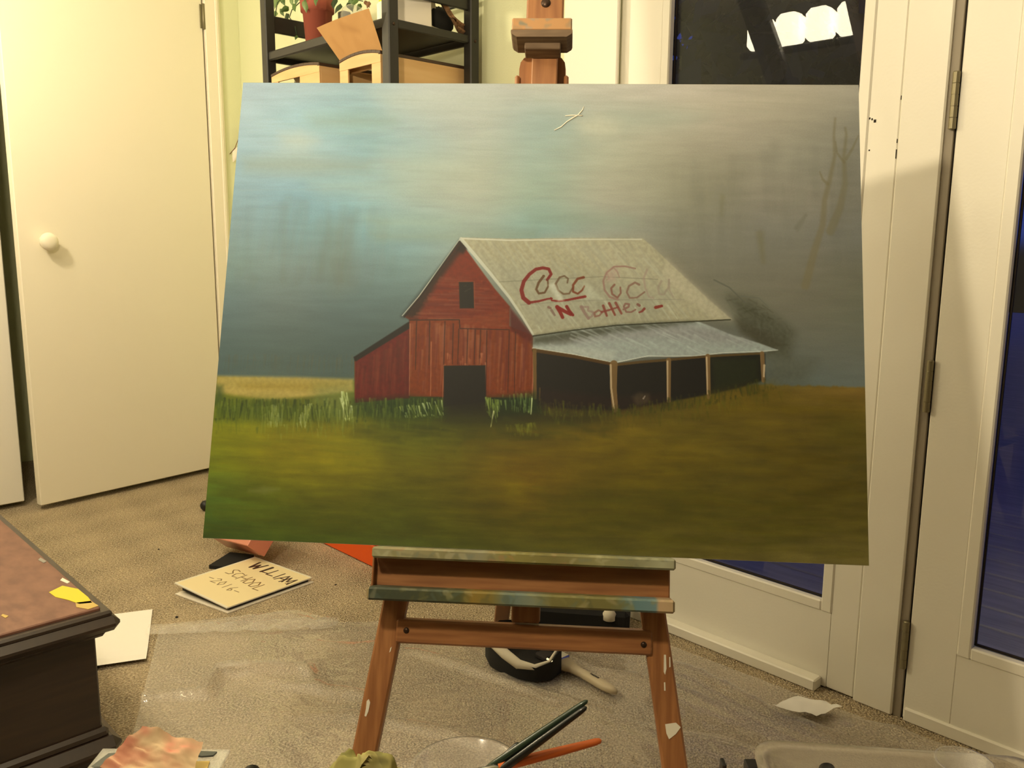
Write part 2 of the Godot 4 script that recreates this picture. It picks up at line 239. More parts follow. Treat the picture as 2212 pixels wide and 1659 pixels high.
	["l", [111, 45, 38], 0.8, 5, 4, 1.0, [737, 437, 748, 459]],
	["l", [113, 54, 50], 0.8, 4, 3, 1.0, [723, 454, 737, 450, 754, 444]],
	["l", [112, 52, 48], 0.8, 5, 4, 1.0, [749, 436, 760, 456]],
	["l", [115, 76, 74], 0.75, 4, 3, 1.0, [764, 448, 773, 443, 774, 438, 767, 437, 764, 443, 769, 453, 778, 453, 786, 448]],
	["l", [109, 71, 68], 0.85, 5, 5, 1.0, [790, 438, 793, 440]],
	["l", [112, 42, 39], 0.85, 5, 3, 1.0, [802, 446, 798, 451, 793, 453]],
	["l", [115, 33, 27], 0.9, 6, 5, 1.0, [823, 443, 834, 440]],
	["h", [74, 79, 13], [33, 39, 13], 170, 14, 40, 4, 88, 14, 0.55, [604, 620, 753, 630, 854, 611, 946, 593, 1029, 568, 1045, 589, 946, 619, 762, 652, 605, 649]],
	["h", [100, 99, 24], [65, 66, 13], 120, 14, 40, 4, 84, 16, 0.4, [626, 639, 762, 646, 946, 615, 1061, 592, 1053, 622, 813, 672, 627, 669]],
	["h", [64, 74, 13], [13, 33, 13], 130, 18, 46, 4, 88, 10, 0.5, [5, 638, 266, 636, 367, 627, 369, 665, 265, 677, 4, 680]],
	["h", [108, 122, 45], [60, 78, 13], 150, 22, 60, 5, 86, 10, 0.35, [5, 654, 437, 639, 440, 684, 4, 707]],
	["h", [140, 155, 91], [97, 113, 27], 60, 24, 60, 4, 84, 10, 0.4, [87, 651, 263, 646, 276, 702, 92, 717]],
	["h", [36, 47, 13], [71, 74, 13], 140, 30, 90, 10, 4, 10, 0.18, [265, 668, 754, 653, 763, 691, 268, 715]],
	["h", [123, 127, 13], [87, 93, 13], 120, 60, 160, 12, 2, 8, 0.16, [0, 698, 474, 683, 477, 751, 1, 776]],
	["h", [118, 103, 13], [69, 61, 13], 160, 60, 180, 14, -3, 10, 0.15, [474, 683, 1199, 593, 1196, 799, 482, 843]],
	["h", [97, 95, 13], [55, 61, 13], 140, 60, 180, 14, 0, 8, 0.13, [-1, 810, 1197, 767, 1194, 880, 1, 887]]]

func _ready() -> void:
	set_camera_and_light()
	make_materials()
	room()
	glazed_doors()
	closet()
	outside()
	lamps()
	drop_sheet()
	chest()
	easel()
	painting()
	shelf_unit()
	shelf_things()
	floor_things()
	work_table()

func set_camera_and_light() -> void:
	var cam := Camera3D.new()
	cam.name = "camera"
	add_child(cam)
	cam.fov = 48.207
	cam.transform = Transform3D(Basis(Vector3(0.6936, 0.0083, -0.7203), Vector3(-0.1270, 0.9857, -0.1110), Vector3(0.7091, 0.1685, 0.6847)).orthonormalized(), Vector3(0.6277, 1.0, 1.7627))
	cam.current = true
	var we := WorldEnvironment.new()
	we.name = "world_environment"
	var e := Environment.new()
	e.background_mode = Environment.BG_SKY
	var sky := Sky.new()
	var sm := ProceduralSkyMaterial.new()
	sm.sky_top_color = Color(0.14, 0.30, 0.86)
	sm.sky_horizon_color = Color(0.26, 0.42, 0.95)
	sm.ground_bottom_color = Color(0.02, 0.03, 0.07)
	sm.ground_horizon_color = Color(0.08, 0.12, 0.25)
	sm.sky_energy_multiplier = 0.5
	sm.ground_energy_multiplier = 0.3
	sky.sky_material = sm
	e.sky = sky
	e.ambient_light_source = Environment.AMBIENT_SOURCE_SKY
	e.tonemap_mode = Environment.TONE_MAPPER_LINEAR
	e.tonemap_exposure = 1.0
	e.sdfgi_enabled = true
	e.ssao_enabled = true
	e.ssil_enabled = true
	we.environment = e
	add_child(we)

# ------------------------------------------------------------------ helpers
func numbered(called: String) -> String:
	if not names.has(called):
		names[called] = 0
		return called
	names[called] += 1
	return "%s_%03d" % [called, names[called]]

func tag(o: Node, label: String, category: String, group := "") -> void:
	o.set_meta("label", label)
	o.set_meta("category", category)
	if group != "":
		o.set_meta("group", group)

func thing(called: String, label: String, category: String, at := Vector3.ZERO, basis_ := Basis.IDENTITY, group := "") -> Node3D:
	var o := Node3D.new()
	o.name = numbered(called)
	add_child(o)
	o.transform = Transform3D(basis_, at)
	tag(o, label, category, group)
	return o

func structure(called: String, label := "", at := Vector3.ZERO, basis_ := Basis.IDENTITY) -> Node3D:
	var o := Node3D.new()
	o.name = called
	add_child(o)
	o.transform = Transform3D(basis_, at)
	o.set_meta("kind", "structure")
	if label != "":
		o.set_meta("label", label)
	return o

func begin(smooth := false) -> SurfaceTool:
	var st := SurfaceTool.new()
	st.begin(Mesh.PRIMITIVE_TRIANGLES)
	st.set_smooth_group(0 if smooth else 0xFFFFFFFF)
	return st

func obj(called: String, st: SurfaceTool, m: Material, parent: Node = self) -> MeshInstance3D:
	st.generate_normals()
	var o := MeshInstance3D.new()
	o.mesh = st.commit()
	o.material_override = m
	o.cast_shadow = GeometryInstance3D.SHADOW_CASTING_SETTING_ON
	if parent == self:
		o.name = numbered(called)
		add_child(o)
	else:
		o.name = called
		parent.add_child(o, true)
	return o

func reuse(called: String, mesh: Mesh, m: Material, parent: Node, xf: Transform3D) -> MeshInstance3D:
	var o := MeshInstance3D.new()
	o.mesh = mesh
	o.material_override = m
	o.name = called
	parent.add_child(o, true)
	o.transform = xf
	return o

func tri(st: SurfaceTool, a: Vector3, b: Vector3, c: Vector3, out: Vector3) -> void:
	if (b - a).cross(c - a).dot(out) > 0.0:
		var t := b
		b = c
		c = t
	st.add_vertex(a)
	st.add_vertex(b)
	st.add_vertex(c)

func quad(st: SurfaceTool, a: Vector3, b: Vector3, c: Vector3, d: Vector3, out: Vector3) -> void:
	tri(st, a, b, c, out)
	tri(st, a, c, d, out)

# a box with chamfered edges, centred on xf
func cbox(st: SurfaceTool, xf: Transform3D, size: Vector3, c := 0.002) -> void:
	var h := size / 2.0
	c = minf(c, minf(h.x, minf(h.y, h.z)) * 0.9)
	var i := h - Vector3(c, c, c)
	for ax in 3:
		var b := (ax + 1) % 3
		var d := (ax + 2) % 3
		for s in [-1.0, 1.0]:
			var q := []
			for k in [[-1, -1], [1, -1], [1, 1], [-1, 1]]:
				var p := Vector3.ZERO
				p[ax] = s * h[ax]
				p[b] = k[0] * i[b]
				p[d] = k[1] * i[d]
				q.append(xf * p)
			var n := Vector3.ZERO
			n[ax] = s
			quad(st, q[0], q[1], q[2], q[3], xf.basis * n)
			for s2 in [-1.0, 1.0]:
				var r := []
				for e in [-1.0, 1.0]:
					var p1 := Vector3.ZERO
					p1[ax] = s * h[ax]
					p1[b] = s2 * i[b]
					p1[d] = e * i[d]
					var p2 := Vector3.ZERO
					p2[ax] = s * i[ax]
					p2[b] = s2 * h[b]
					p2[d] = e * i[d]
					r.append([xf * p1, xf * p2])
				var n2 := Vector3.ZERO
				n2[ax] = s
				n2[b] = s2
				quad(st, r[0][0], r[0][1], r[1][1], r[1][0], xf.basis * n2)
	for sx in [-1.0, 1.0]:
		for sy in [-1.0, 1.0]:
			for sz in [-1.0, 1.0]:
				tri(st, xf * Vector3(sx * h.x, sy * i.y, sz * i.z), xf * Vector3(sx * i.x, sy * h.y, sz * i.z), xf * Vector3(sx * i.x, sy * i.y, sz * h.z), xf.basis * Vector3(sx, sy, sz))

func at_(p: Vector3) -> Transform3D:
	return Transform3D(Basis.IDENTITY, p)

# a box between two corners
func bx(st: SurfaceTool, a: Vector3, b: Vector3, c := 0.002) -> void:
	cbox(st, at_((a + b) / 2.0), (b - a).abs(), c)

func block(called: String, a: Vector3, b: Vector3, m: Material, parent: Node, c := 0.002) -> MeshInstance3D:
	var st := begin()
	bx(st, a, b, c)
	return obj(called, st, m, parent)

# a bar of rectangular section from a to b
func bar(st: SurfaceTool, a: Vector3, b: Vector3, wide: float, deep: float, face: Vector3, c := 0.002) -> void:
	var y := (b - a).normalized()
	var z := (face - y * face.dot(y)).normalized()
	var x := y.cross(z)
	cbox(st, Transform3D(Basis(x, y, z), (a + b) / 2.0), Vector3(wide, (b - a).length(), deep), c)

func tube(st: SurfaceTool, pts: Array, radii: Array, sides := 10, caps := true) -> void:
	var rings := []
	var side := Vector3.ZERO
	for k in pts.size():
		var a: Vector3 = pts[maxi(k - 1, 0)]
		var b: Vector3 = pts[mini(k + 1, pts.size() - 1)]
		var t := (b - a).normalized()
		if side == Vector3.ZERO:
			side = t.cross(Vector3.UP if absf(t.y) < 0.9 else Vector3.RIGHT).normalized()
		side = (side - t * side.dot(t)).normalized()
		var up := t.cross(side)
		var rr: float = radii[mini(k, radii.size() - 1)]
		var ring := []
		for j in sides:
			var g := TAU * j / sides
			ring.append(pts[k] + (side * cos(g) + up * sin(g)) * rr)
		rings.append(ring)
	for k in pts.size() - 1:
		for j in sides:
			var j2 := (j + 1) % sides
			var mid: Vector3 = (pts[k] + pts[k + 1]) / 2.0
			var out: Vector3 = (rings[k][j] + rings[k + 1][j2]) / 2.0 - mid
			quad(st, rings[k][j], rings[k][j2], rings[k + 1][j2], rings[k + 1][j], out)
	if caps:
		for e in [0, pts.size() - 1]:
			var dirn: Vector3 = (pts[e] - pts[1 if e == 0 else e - 1]).normalized()
			for j in sides:
				tri(st, pts[e], rings[e][j], rings[e][(j + 1) % sides], dirn)

# profile of [radius, height] turned round y
func lathe(st: SurfaceTool, profile: Array, n := 24, xf := Transform3D.IDENTITY) -> void:
	for k in profile.size() - 1:
		var p: Array = profile[k]
		var q: Array = profile[k + 1]
		var nrm := Vector2(q[1] - p[1], p[0] - q[0])
		for j in n:
			var a := TAU * j / n
			var b := TAU * (j + 1) / n
			var m := (a + b) / 2.0
			var out := xf.basis * Vector3(cos(m) * nrm.x, nrm.y, sin(m) * nrm.x)
			var pa := xf * Vector3(cos(a) * p[0], p[1], sin(a) * p[0])
			var pb := xf * Vector3(cos(b) * p[0], p[1], sin(b) * p[0])
			var qa := xf * Vector3(cos(a) * q[0], q[1], sin(a) * q[0])
			var qb := xf * Vector3(cos(b) * q[0], q[1], sin(b) * q[0])
			if p[0] > 0.00001:
				tri(st, pa, pb, qb, out)
			if q[0] > 0.00001:
				tri(st, pa, qb, qa, out)

# a flat outline (x, y) given a thickness along z, in xf
func prism(st: SurfaceTool, outline: PackedVector2Array, z0: float, z1: float, xf := Transform3D.IDENTITY) -> void:
	var idx := Geometry2D.triangulate_polygon(outline)
	for k in range(0, idx.size(), 3):
		var a := outline[idx[k]]
		var b := outline[idx[k + 1]]
		var c := outline[idx[k + 2]]
		for z in [z0, z1]:
			tri(st, xf * Vector3(a.x, a.y, z), xf * Vector3(b.x, b.y, z), xf * Vector3(c.x, c.y, z), xf.basis * Vector3(0, 0, -1 if z == z0 else 1))
	var n := outline.size()
	var turn := 0.0
	for k in n:
		turn += outline[k].cross(outline[(k + 1) % n])
	for k in n:
		var a := outline[k]
		var b := outline[(k + 1) % n]
		var o := Vector2(b.y - a.y, a.x - b.x) * (1.0 if turn > 0 else -1.0)
		quad(st, xf * Vector3(a.x, a.y, z0), xf * Vector3(b.x, b.y, z0), xf * Vector3(b.x, b.y, z1), xf * Vector3(a.x, a.y, z1), xf.basis * Vector3(o.x, o.y, 0))

# a surface of nu by nv cells; f(u, v) gives the point; lifted gives it a second side
func sheet(st: SurfaceTool, nu: int, nv: int, f: Callable, out: Vector3, uv := true) -> void:
	var P := []
	for i in nu + 1:
		var col := []
		for j in nv + 1:
			col.append(f.call(float(i) / nu, float(j) / nv))
		P.append(col)
	for i in nu:
		for j in nv:
			var c := [[i, j], [i + 1, j], [i + 1, j + 1], [i, j + 1]]
			for t in [[0, 1, 2], [0, 2, 3]]:
				var a: Vector3 = P[c[t[0]][0]][c[t[0]][1]]
				var b: Vector3 = P[c[t[1]][0]][c[t[1]][1]]
				var d: Vector3 = P[c[t[2]][0]][c[t[2]][1]]
				var order: Array = t
				if (b - a).cross(d - a).dot(out) > 0.0:
					order = [t[0], t[2], t[1]]
				for k in order:
					if uv:
						st.set_uv(Vector2(float(c[k][0]) / nu, float(c[k][1]) / nv))
					st.add_vertex(P[c[k][0]][c[k][1]])

func bilerp(a: Vector3, b: Vector3, c: Vector3, d: Vector3, u: float, v: float) -> Vector3:
	return a.lerp(b, u).lerp(d.lerp(c, u), v)

# ------------------------------------------------------------------ textures
func rgb(c: Array) -> Color:
	return Color8(c[0], c[1], c[2])

func paint_poly(img: Image, col: Color, alpha: float, feather: float, grain: float, p: Array) -> void:
	var n := p.size() / 2
	var w := img.get_width()
	var h := img.get_height()
	var x0 := w
	var x1 := 0
	var y0 := h
	var y1 := 0
	for k in n:
		x0 = mini(x0, p[2 * k])
		x1 = maxi(x1, p[2 * k])
		y0 = mini(y0, p[2 * k + 1])
		y1 = maxi(y1, p[2 * k + 1])
	var f := int(feather) + 1
	var poly := PackedVector2Array()
	for k in n:
		poly.append(Vector2(p[2 * k], p[2 * k + 1]))
	for y in range(maxi(y0 - f, 0), mini(y1 + f, h - 1) + 1):
		for x in range(maxi(x0 - f, 0), mini(x1 + f, w - 1) + 1):
			var q := Vector2(x, y)
			var best := 1e9
			var inside := false
			for k in n:
				var a := poly[k]
				var b := poly[(k + 1) % n]
				var ab := b - a
				var t := clampf((q - a).dot(ab) / maxf(ab.length_squared(), 0.001), 0.0, 1.0)
				best = minf(best, q.distance_squared_to(a + ab * t))
				if (a.y > q.y) != (b.y > q.y) and q.x < (b.x - a.x) * (q.y - a.y) / (b.y - a.y) + a.x:
					inside = not inside
			var d := sqrt(best) * (1.0 if inside else -1.0)
			var s := smoothstep(-feather, feather, d) * alpha
			if s > 0.003:
				var g := 1.0 + grain * grain_noise.get_noise_2d(x, y)
				img.set_pixel(x, y, img.get_pixel(x, y).lerp(Color(col.r * g, col.g * g, col.b * g), s))

func paint_line(img: Image, col: Color, alpha: float, w0: float, w1: float, soft: float, p: Array) -> void:
	var n := p.size() / 2
	var total := 0.0
	for k in n - 1:
		total += Vector2(p[2 * k], p[2 * k + 1]).distance_to(Vector2(p[2 * k + 2], p[2 * k + 3]))
	var reach := maxf(w0, w1) / 2.0 + soft + 1.0
	var x0 := 1e9
	var x1 := -1e9
	var y0 := 1e9
	var y1 := -1e9
	for k in n:
		x0 = minf(x0, p[2 * k])
		x1 = maxf(x1, p[2 * k])
		y0 = minf(y0, p[2 * k + 1])
		y1 = maxf(y1, p[2 * k + 1])
	for y in range(maxi(int(y0 - reach), 0), mini(int(y1 + reach) + 1, img.get_height() - 1) + 1):
		for x in range(maxi(int(x0 - reach), 0), mini(int(x1 + reach) + 1, img.get_width() - 1) + 1):
			var q := Vector2(x, y)
			var done := 0.0
			var best := 0.0
			for k in n - 1:
				var a := Vector2(p[2 * k], p[2 * k + 1])
				var ab := Vector2(p[2 * k + 2], p[2 * k + 3]) - a
				var len_ := ab.length()
				var t := clampf((q - a).dot(ab) / maxf(len_ * len_, 0.001), 0.0, 1.0)
				var ww := lerpf(w0, w1, (done + t * len_) / maxf(total, 0.001)) / 2.0
				var d := q.distance_to(a + ab * t)
				best = maxf(best, 1.0 - smoothstep(ww - soft * 0.5, ww + soft * 0.5 + 0.01, d))
				done += len_
			if best > 0.0:
				img.set_pixel(x, y, img.get_pixel(x, y).lerp(col, best * alpha))

func paint_hatch(img: Image, rng: RandomNumberGenerator, ca: Color, cb: Color, n: int, l0: float, l1: float, wide: float, angle: float, jitter: float, alpha: float, p: Array) -> void:
	var poly := PackedVector2Array()
	for k in p.size() / 2:
		poly.append(Vector2(p[2 * k], p[2 * k + 1]))
	var lo := poly[0]
	var hi := poly[0]
	for q in poly:
		lo = lo.min(q)
		hi = hi.max(q)
	var made := 0
	var tries := 0
	while made < n and tries < n * 8:
		tries += 1
		var c := Vector2(rng.randf_range(lo.x, hi.x), rng.randf_range(lo.y, hi.y))
		if not Geometry2D.is_point_in_polygon(c, poly):
			continue
		var g := deg_to_rad(angle + rng.randf_range(-jitter, jitter))
		var d := Vector2(cos(g), sin(g)) * rng.randf_range(l0, l1) * 0.4
		while not Geometry2D.is_point_in_polygon(c + d, poly) and d.length() > l0 * 0.08:
			d *= 0.7
		var e := d
		while not Geometry2D.is_point_in_polygon(c - e, poly) and e.length() > l0 * 0.08:
			e *= 0.7
		var a := c - e
		var b := c + d
		made += 1
		paint_line(img, ca.lerp(cb, rng.randf()), alpha * rng.randf_range(0.5, 1.0), wide * rng.randf_range(0.5, 1.2), wide * 0.3, maxf(1.5, wide * 0.6), [a.x, a.y, b.x, b.y])

var grain_noise := FastNoiseLite.new()

func small_image(rows: Array) -> Image:
	var im := Image.create(rows[0].size(), rows.size(), false, Image.FORMAT_RGB8)
	for y in rows.size():
		for x in rows[0].size():
			im.set_pixel(x, y, rgb(rows[y][x]))
	return im

# stretch the colour grid so that its outer samples lie on the outer edge of the canvas
func spread(rows: Array, w: int, h: int) -> Image:
	var im := small_image(rows)
	var nx: int = rows[0].size()
	var ny: int = rows.size()
	var bw := int(round(float(w) * nx / (nx - 1)))
	var bh := int(round(float(h) * ny / (ny - 1)))
	im.resize(bw, bh, Image.INTERPOLATE_CUBIC)
	return im.get_region(Rect2i((bw - w) / 2, (bh - h) / 2, w, h))

func painted_canvas() -> ImageTexture:
	var w := 1200
	var h := 900
	grain_noise.seed = 5
	grain_noise.frequency = 0.09
	grain_noise.fractal_octaves = 3
	var img := spread(SKY, w, h)
	var field := spread(FIELD, w, h)
	var brush := FastNoiseLite.new()
	brush.seed = 9
	brush.frequency = 0.02
	brush.fractal_octaves = 4
	for y in h:
		for x in w:
			var edge := lerpf(FIELD_EDGE.x, FIELD_EDGE.y, smoothstep(0.15, 0.9, float(x) / w)) * h
			var k := smoothstep(-3.0, 3.0, y - edge + 3.0 * brush.get_noise_2d(x * 3.0, 7.0))
			var c := img.get_pixel(x, y).lerp(field.get_pixel(x, y), k)
			var g := 1.0 + (0.05 + 0.09 * k) * brush.get_noise_2d(x * 0.35, y * 2.2) + 0.10 * k * brush.get_noise_2d(x * 0.5 + 900.0, y * 0.9) + 0.03 * grain_noise.get_noise_2d(x * 3.0, y * 3.0)
			img.set_pixel(x, y, Color(c.r * g, c.g * g, c.b * g))
	var rng := RandomNumberGenerator.new()
	rng.seed = 21
	for s in STROKES:
		match s[0]:
			"p":
				paint_poly(img, rgb(s[1]), s[2], s[3], s[4], s[5])
			"l":
				paint_line(img, rgb(s[1]), s[2], s[3], s[4], s[5], s[6])
			"h":
				paint_hatch(img, rng, rgb(s[1]), rgb(s[2]), s[3], s[4], s[5], s[6], s[7], s[8], s[9], s[10])
	return ImageTexture.create_from_image(img)

# two tones mixed by noise; stretch > 1 draws the noise out along x
func blotches(a: Color, b: Color, freq: float, seed_: int, octaves := 4, stretch := 1.0, size := 256, up := false) -> ImageTexture:
	var nz := FastNoiseLite.new()
	nz.seed = seed_
	nz.frequency = freq
	nz.fractal_octaves = octaves
	var im := Image.create(size, size, false, Image.FORMAT_RGB8)
	for y in size:
		for x in size:
			# blended over the border, so that the tile repeats without a seam
			var fx := float(x) / size
			var fy := float(y) / size
			var v := 0.0
			for k in [[0, 0], [1, 0], [0, 1], [1, 1]]:
				var wgt: float = (fx if k[0] else 1.0 - fx) * (fy if k[1] else 1.0 - fy)
				var px: float = x - (size if k[0] else 0)
				var py: float = y - (size if k[1] else 0)
				v += wgt * (nz.get_noise_2d(px, py / stretch) if up else nz.get_noise_2d(px / stretch, py))
			im.set_pixel(x, y, a.lerp(b, clampf(0.5 + v * 1.3, 0.0, 1.0)))
	return ImageTexture.create_from_image(im)

func mat(called: String, c: Color, rough := 0.6, metal := 0.0, spec := 0.5) -> StandardMaterial3D:
	var m := StandardMaterial3D.new()
	m.resource_name = called
	m.albedo_color = c
	m.roughness = rough
	m.metallic = metal
	m.metallic_specular = spec
	M[called] = m
	return m

func textured(called: String, t: Texture2D, rough: float, scale_: Vector3, world := false) -> StandardMaterial3D:
	var m := mat(called, Color.WHITE, rough)
	m.albedo_texture = t
	m.uv1_triplanar = true
	m.uv1_world_triplanar = world
	m.uv1_scale = scale_
	return m

func bump(m: StandardMaterial3D, t: Texture2D, cm: float) -> void:
	m.heightmap_enabled = true
	m.heightmap_texture = t
	m.heightmap_scale = cm

func clear(called: String, c: Color, alpha: float, rough := 0.05) -> StandardMaterial3D:
	var m := mat(called, Color(c.r, c.g, c.b, alpha), rough)
	m.transparency = BaseMaterial3D.TRANSPARENCY_ALPHA
	m.cull_mode = BaseMaterial3D.CULL_DISABLED
	return m

# dabs of several colours on a ground
func dabbed(ground: Color, colors: Array, n: int, seed_: int, w := 256, h := 128, l0 := 10.0, l1 := 60.0, wide := 9.0, jitter := 25.0) -> ImageTexture:
	var im := Image.create(w, h, false, Image.FORMAT_RGB8)
	im.fill(ground)
	var rng := RandomNumberGenerator.new()
	rng.seed = seed_
	var all := [0, 0, w, 0, w, h, 0, h]
	for k in n:
		var c: Color = colors[rng.randi() % colors.size()]
		paint_hatch(im, rng, c, c.lerp(ground, 0.3), 1, l0, l1, wide, 0.0, jitter, 0.75, all)
	return ImageTexture.create_from_image(im)

# old paint along a ledge: [place, red, green, blue] stops with dabs over them
func crusted(called: String, stops: Array, dabs: Array, seed_: int) -> void:
	var w := 512
	var h := 48
	var im := Image.create(w, h, false, Image.FORMAT_RGB8)
	for x in w:
		var t := float(x) / (w - 1)
		var k := 0
		while k < stops.size() - 2 and stops[k + 1][0] < t:
			k += 1
		var f := clampf((t - stops[k][0]) / (stops[k + 1][0] - stops[k][0]), 0.0, 1.0)
		var c := Color8(stops[k][1], stops[k][2], stops[k][3]).lerp(Color8(stops[k + 1][1], stops[k + 1][2], stops[k + 1][3]), f)
		for y in h:
			im.set_pixel(x, y, c)
	var rng := RandomNumberGenerator.new()
	rng.seed = seed_
	for k in 110:
		var d: Array = dabs[rng.randi() % dabs.size()]
		var x := rng.randi_range(8, w - 9)
		var y := rng.randi_range(0, h - 1)
		var c := im.get_pixel(x, y).lerp(Color8(d[0], d[1], d[2]), 0.45)
		var g := rng.randf_range(-1.2, 1.2)
		var r := rng.randf_range(3.0, 12.0)
		paint_line(im, c, 0.7, rng.randf_range(4.0, 12.0), 3.0, 4.0, [x - cos(g) * r, y - sin(g) * r, x + cos(g) * r, y + sin(g) * r])
	var m := textured(called, ImageTexture.create_from_image(im), 0.55, Vector3(1.0 / 0.456, 20.0, 20.0))
	m.uv1_offset = Vector3(0.502, 0.0, 0.0)

var im_bump: ImageTexture

func make_materials() -> void:
	im_bump = blotches(Color.BLACK, Color.WHITE, 0.05, 40, 3)
	var fine := blotches(Color(0.35, 0.35, 0.35), Color(0.65, 0.65, 0.65), 0.16, 3, 2)
	var white := mat("door_paint", Color8(238, 234, 222), 0.42)
	bump(white, fine, 0.03)
	white.uv1_triplanar = true
	white.uv1_world_triplanar = true
	white.uv1_scale = Vector3.ONE * 3.0
	var closet_white := mat("closet_paint", Color8(240, 233, 214), 0.5)
	bump(closet_white, fine, 0.02)
	closet_white.uv1_triplanar = true
	closet_white.uv1_world_triplanar = true
	closet_white.uv1_scale = Vector3.ONE * 2.0
	var wall := mat("wall_paint", Color8(223, 226, 188), 0.85)
	bump(wall, fine, 0.06)
	wall.uv1_triplanar = true
	wall.uv1_world_triplanar = true
	wall.uv1_scale = Vector3.ONE * 4.0
	mat("far_wall", Color8(112, 98, 84), 0.9)
	mat("ceiling_paint", Color8(236, 233, 224), 0.9)
	var ct := blotches(Color8(158, 138, 108), Color8(226, 208, 176), 0.11, 11, 3)
	var carpet := textured("carpet", ct, 1.0, Vector3.ONE * 5.0, true)
	carpet.metallic_specular = 0.1
	carpet.rim_enabled = true
	carpet.rim = 0.2
	bump(carpet, blotches(Color.BLACK, Color.WHITE, 0.14, 12, 3), 0.7)
	textured("easel_wood", blotches(Color8(138, 90, 54), Color8(166, 114, 70), 0.06, 31, 4, 12.0, 256, true), 0.45, Vector3.ONE * 5.0)
	textured("easel_wood_across", blotches(Color8(138, 90, 54), Color8(166, 114, 70), 0.06, 32, 4, 12.0), 0.45, Vector3.ONE * 5.0)
	textured("mast_wood", blotches(Color8(138, 90, 54), Color8(166, 114, 70), 0.05, 33, 4, 14.0, 256, true), 0.45, Vector3.ONE * 4.0)
	textured("panel_wood", blotches(Color8(138, 90, 54), Color8(166, 114, 70), 0.06, 34, 4, 12.0), 0.5, Vector3.ONE * 4.0)
	crusted("upper_rail_paint", [[0.0, 134, 132, 98], [0.10, 146, 142, 106], [0.25, 124, 120, 84], [0.36, 132, 130, 104], [0.45, 130, 124, 64], [0.60, 112, 106, 58], [0.75, 134, 132, 90], [0.86, 124, 124, 94], [0.95, 156, 158, 130], [1.0, 140, 140, 116]], [[176, 174, 142], [88, 88, 68], [160, 110, 76], [104, 116, 108], [110, 104, 50], [188, 186, 160]], 41)
	crusted("lower_rail_paint", [[0.0, 50, 58, 44], [0.20, 58, 64, 42], [0.30, 72, 76, 42], [0.34, 128, 106, 40], [0.40, 118, 104, 46], [0.46, 92, 110, 106], [0.54, 116, 124, 104], [0.60, 108, 104, 58], [0.80, 106, 102, 56], [0.83, 98, 116, 104], [0.87, 92, 122, 128], [0.93, 100, 128, 134], [0.94, 176, 150, 118], [1.0, 168, 146, 112]], [[70, 76, 50], [130, 124, 72], [176, 168, 140], [84, 104, 100], [96, 94, 48]], 42)
	textured("clamp_paint", dabbed(Color8(178, 134, 88), [Color8(110, 126, 134), Color8(130, 140, 150), Color8(150, 124, 92), Color8(96, 112, 110)], 34, 43, 256, 128, 20.0, 60.0, 14.0), 0.5, Vector3(9.0, 12.0, 12.0))
	textured("clamp_lip", blotches(Color8(96, 76, 56), Color8(122, 100, 76), 0.05, 35, 3, 8.0), 0.6, Vector3.ONE * 6.0)
	mat("paint_white", Color8(226, 222, 206), 0.5)
	mat("screw", Color8(70, 52, 40), 0.4, 0.6)
	var painted := mat("painted_canvas", Color.WHITE, 0.6, 0.0, 0.42)
	painted.albedo_texture = painted_canvas()
	bump(painted, fine, 0.02)
	mat("canvas_edge", Color8(206, 202, 186), 0.8)
	mat("black_steel", Color8(48, 46, 42), 0.45, 0.2)
	textured("plywood", blotches(Color8(214, 172, 118), Color8(226, 188, 136), 0.03, 51, 3, 8.0), 0.55, Vector3.ONE * 3.0)
	mat("box_rim", Color8(70, 50, 36), 0.5)
	mat("dark_inside", Color8(26, 23, 20), 0.8)
	mat("terracotta", Color8(150, 74, 56), 0.75)
	mat("soil", Color8(48, 36, 28), 0.95)
	var leaf := mat("leaf", Color8(72, 100, 44), 0.45)
	leaf.backlight_enabled = true
	leaf.backlight = Color(0.1, 0.16, 0.04)
	var leaf2 := mat("leaf_pale", Color8(108, 132, 76), 0.45)
	leaf2.backlight_enabled = true
	leaf2.backlight = Color(0.1, 0.16, 0.04)
	mat("leaf_dark", Color8(40, 62, 30), 0.5)
	mat("leaf_dry", Color8(120, 86, 58), 0.8)
	textured("kraft", dabbed(Color8(190, 146, 92), [Color8(160, 116, 66), Color8(176, 132, 80), Color8(198, 154, 100)], 26, 61, 256, 256, 30.0, 90.0, 30.0, 60.0), 0.8, Vector3.ONE * 4.0)
	mat("white_card", Color8(236, 228, 214), 0.6)
	mat("grey_card", Color8(206, 200, 176), 0.7)
	mat("black_cloth", Color8(22, 21, 20), 0.9)
	textured("striped_cloth", blotches(Color8(112, 84, 56), Color8(196, 150, 110), 0.05, 62, 3, 6.0), 0.9, Vector3.ONE * 9.0)
	mat("plastic_white", Color8(230, 226, 214), 0.5)
	mat("plastic_yellow", Color8(228, 214, 30), 0.45)
	mat("cream_cover", Color8(232, 216, 170), 0.5)
	mat("paper", Color8(240, 236, 228), 0.7)
	var pink := mat("salmon_card", Color8(206, 128, 104), 0.25)
	pink.clearcoat_enabled = true
	pink.clearcoat = 0.5
	mat("orange_plastic", Color8(232, 92, 28), 0.5)
	mat("black_rubber", Color8(24, 23, 22), 0.5)
	textured("chest_top", blotches(Color8(112, 76, 62), Color8(136, 96, 78), 0.035, 71, 4, 2.0), 0.55, Vector3.ONE * 3.0)
	var dark := textured("chest_wood", blotches(Color8(40, 29, 22), Color8(54, 39, 28), 0.05, 72, 4, 10.0), 0.35, Vector3.ONE * 4.0)
	dark.clearcoat_enabled = true
	dark.clearcoat = 0.3
	mat("paint_yellow", Color8(214, 200, 40), 0.5)
	mat("paint_ochre", Color8(196, 168, 90), 0.5)
	var film := clear("plastic_film", Color8(232, 228, 222), 0.17, 0.07)
	film.metallic_specular = 0.5
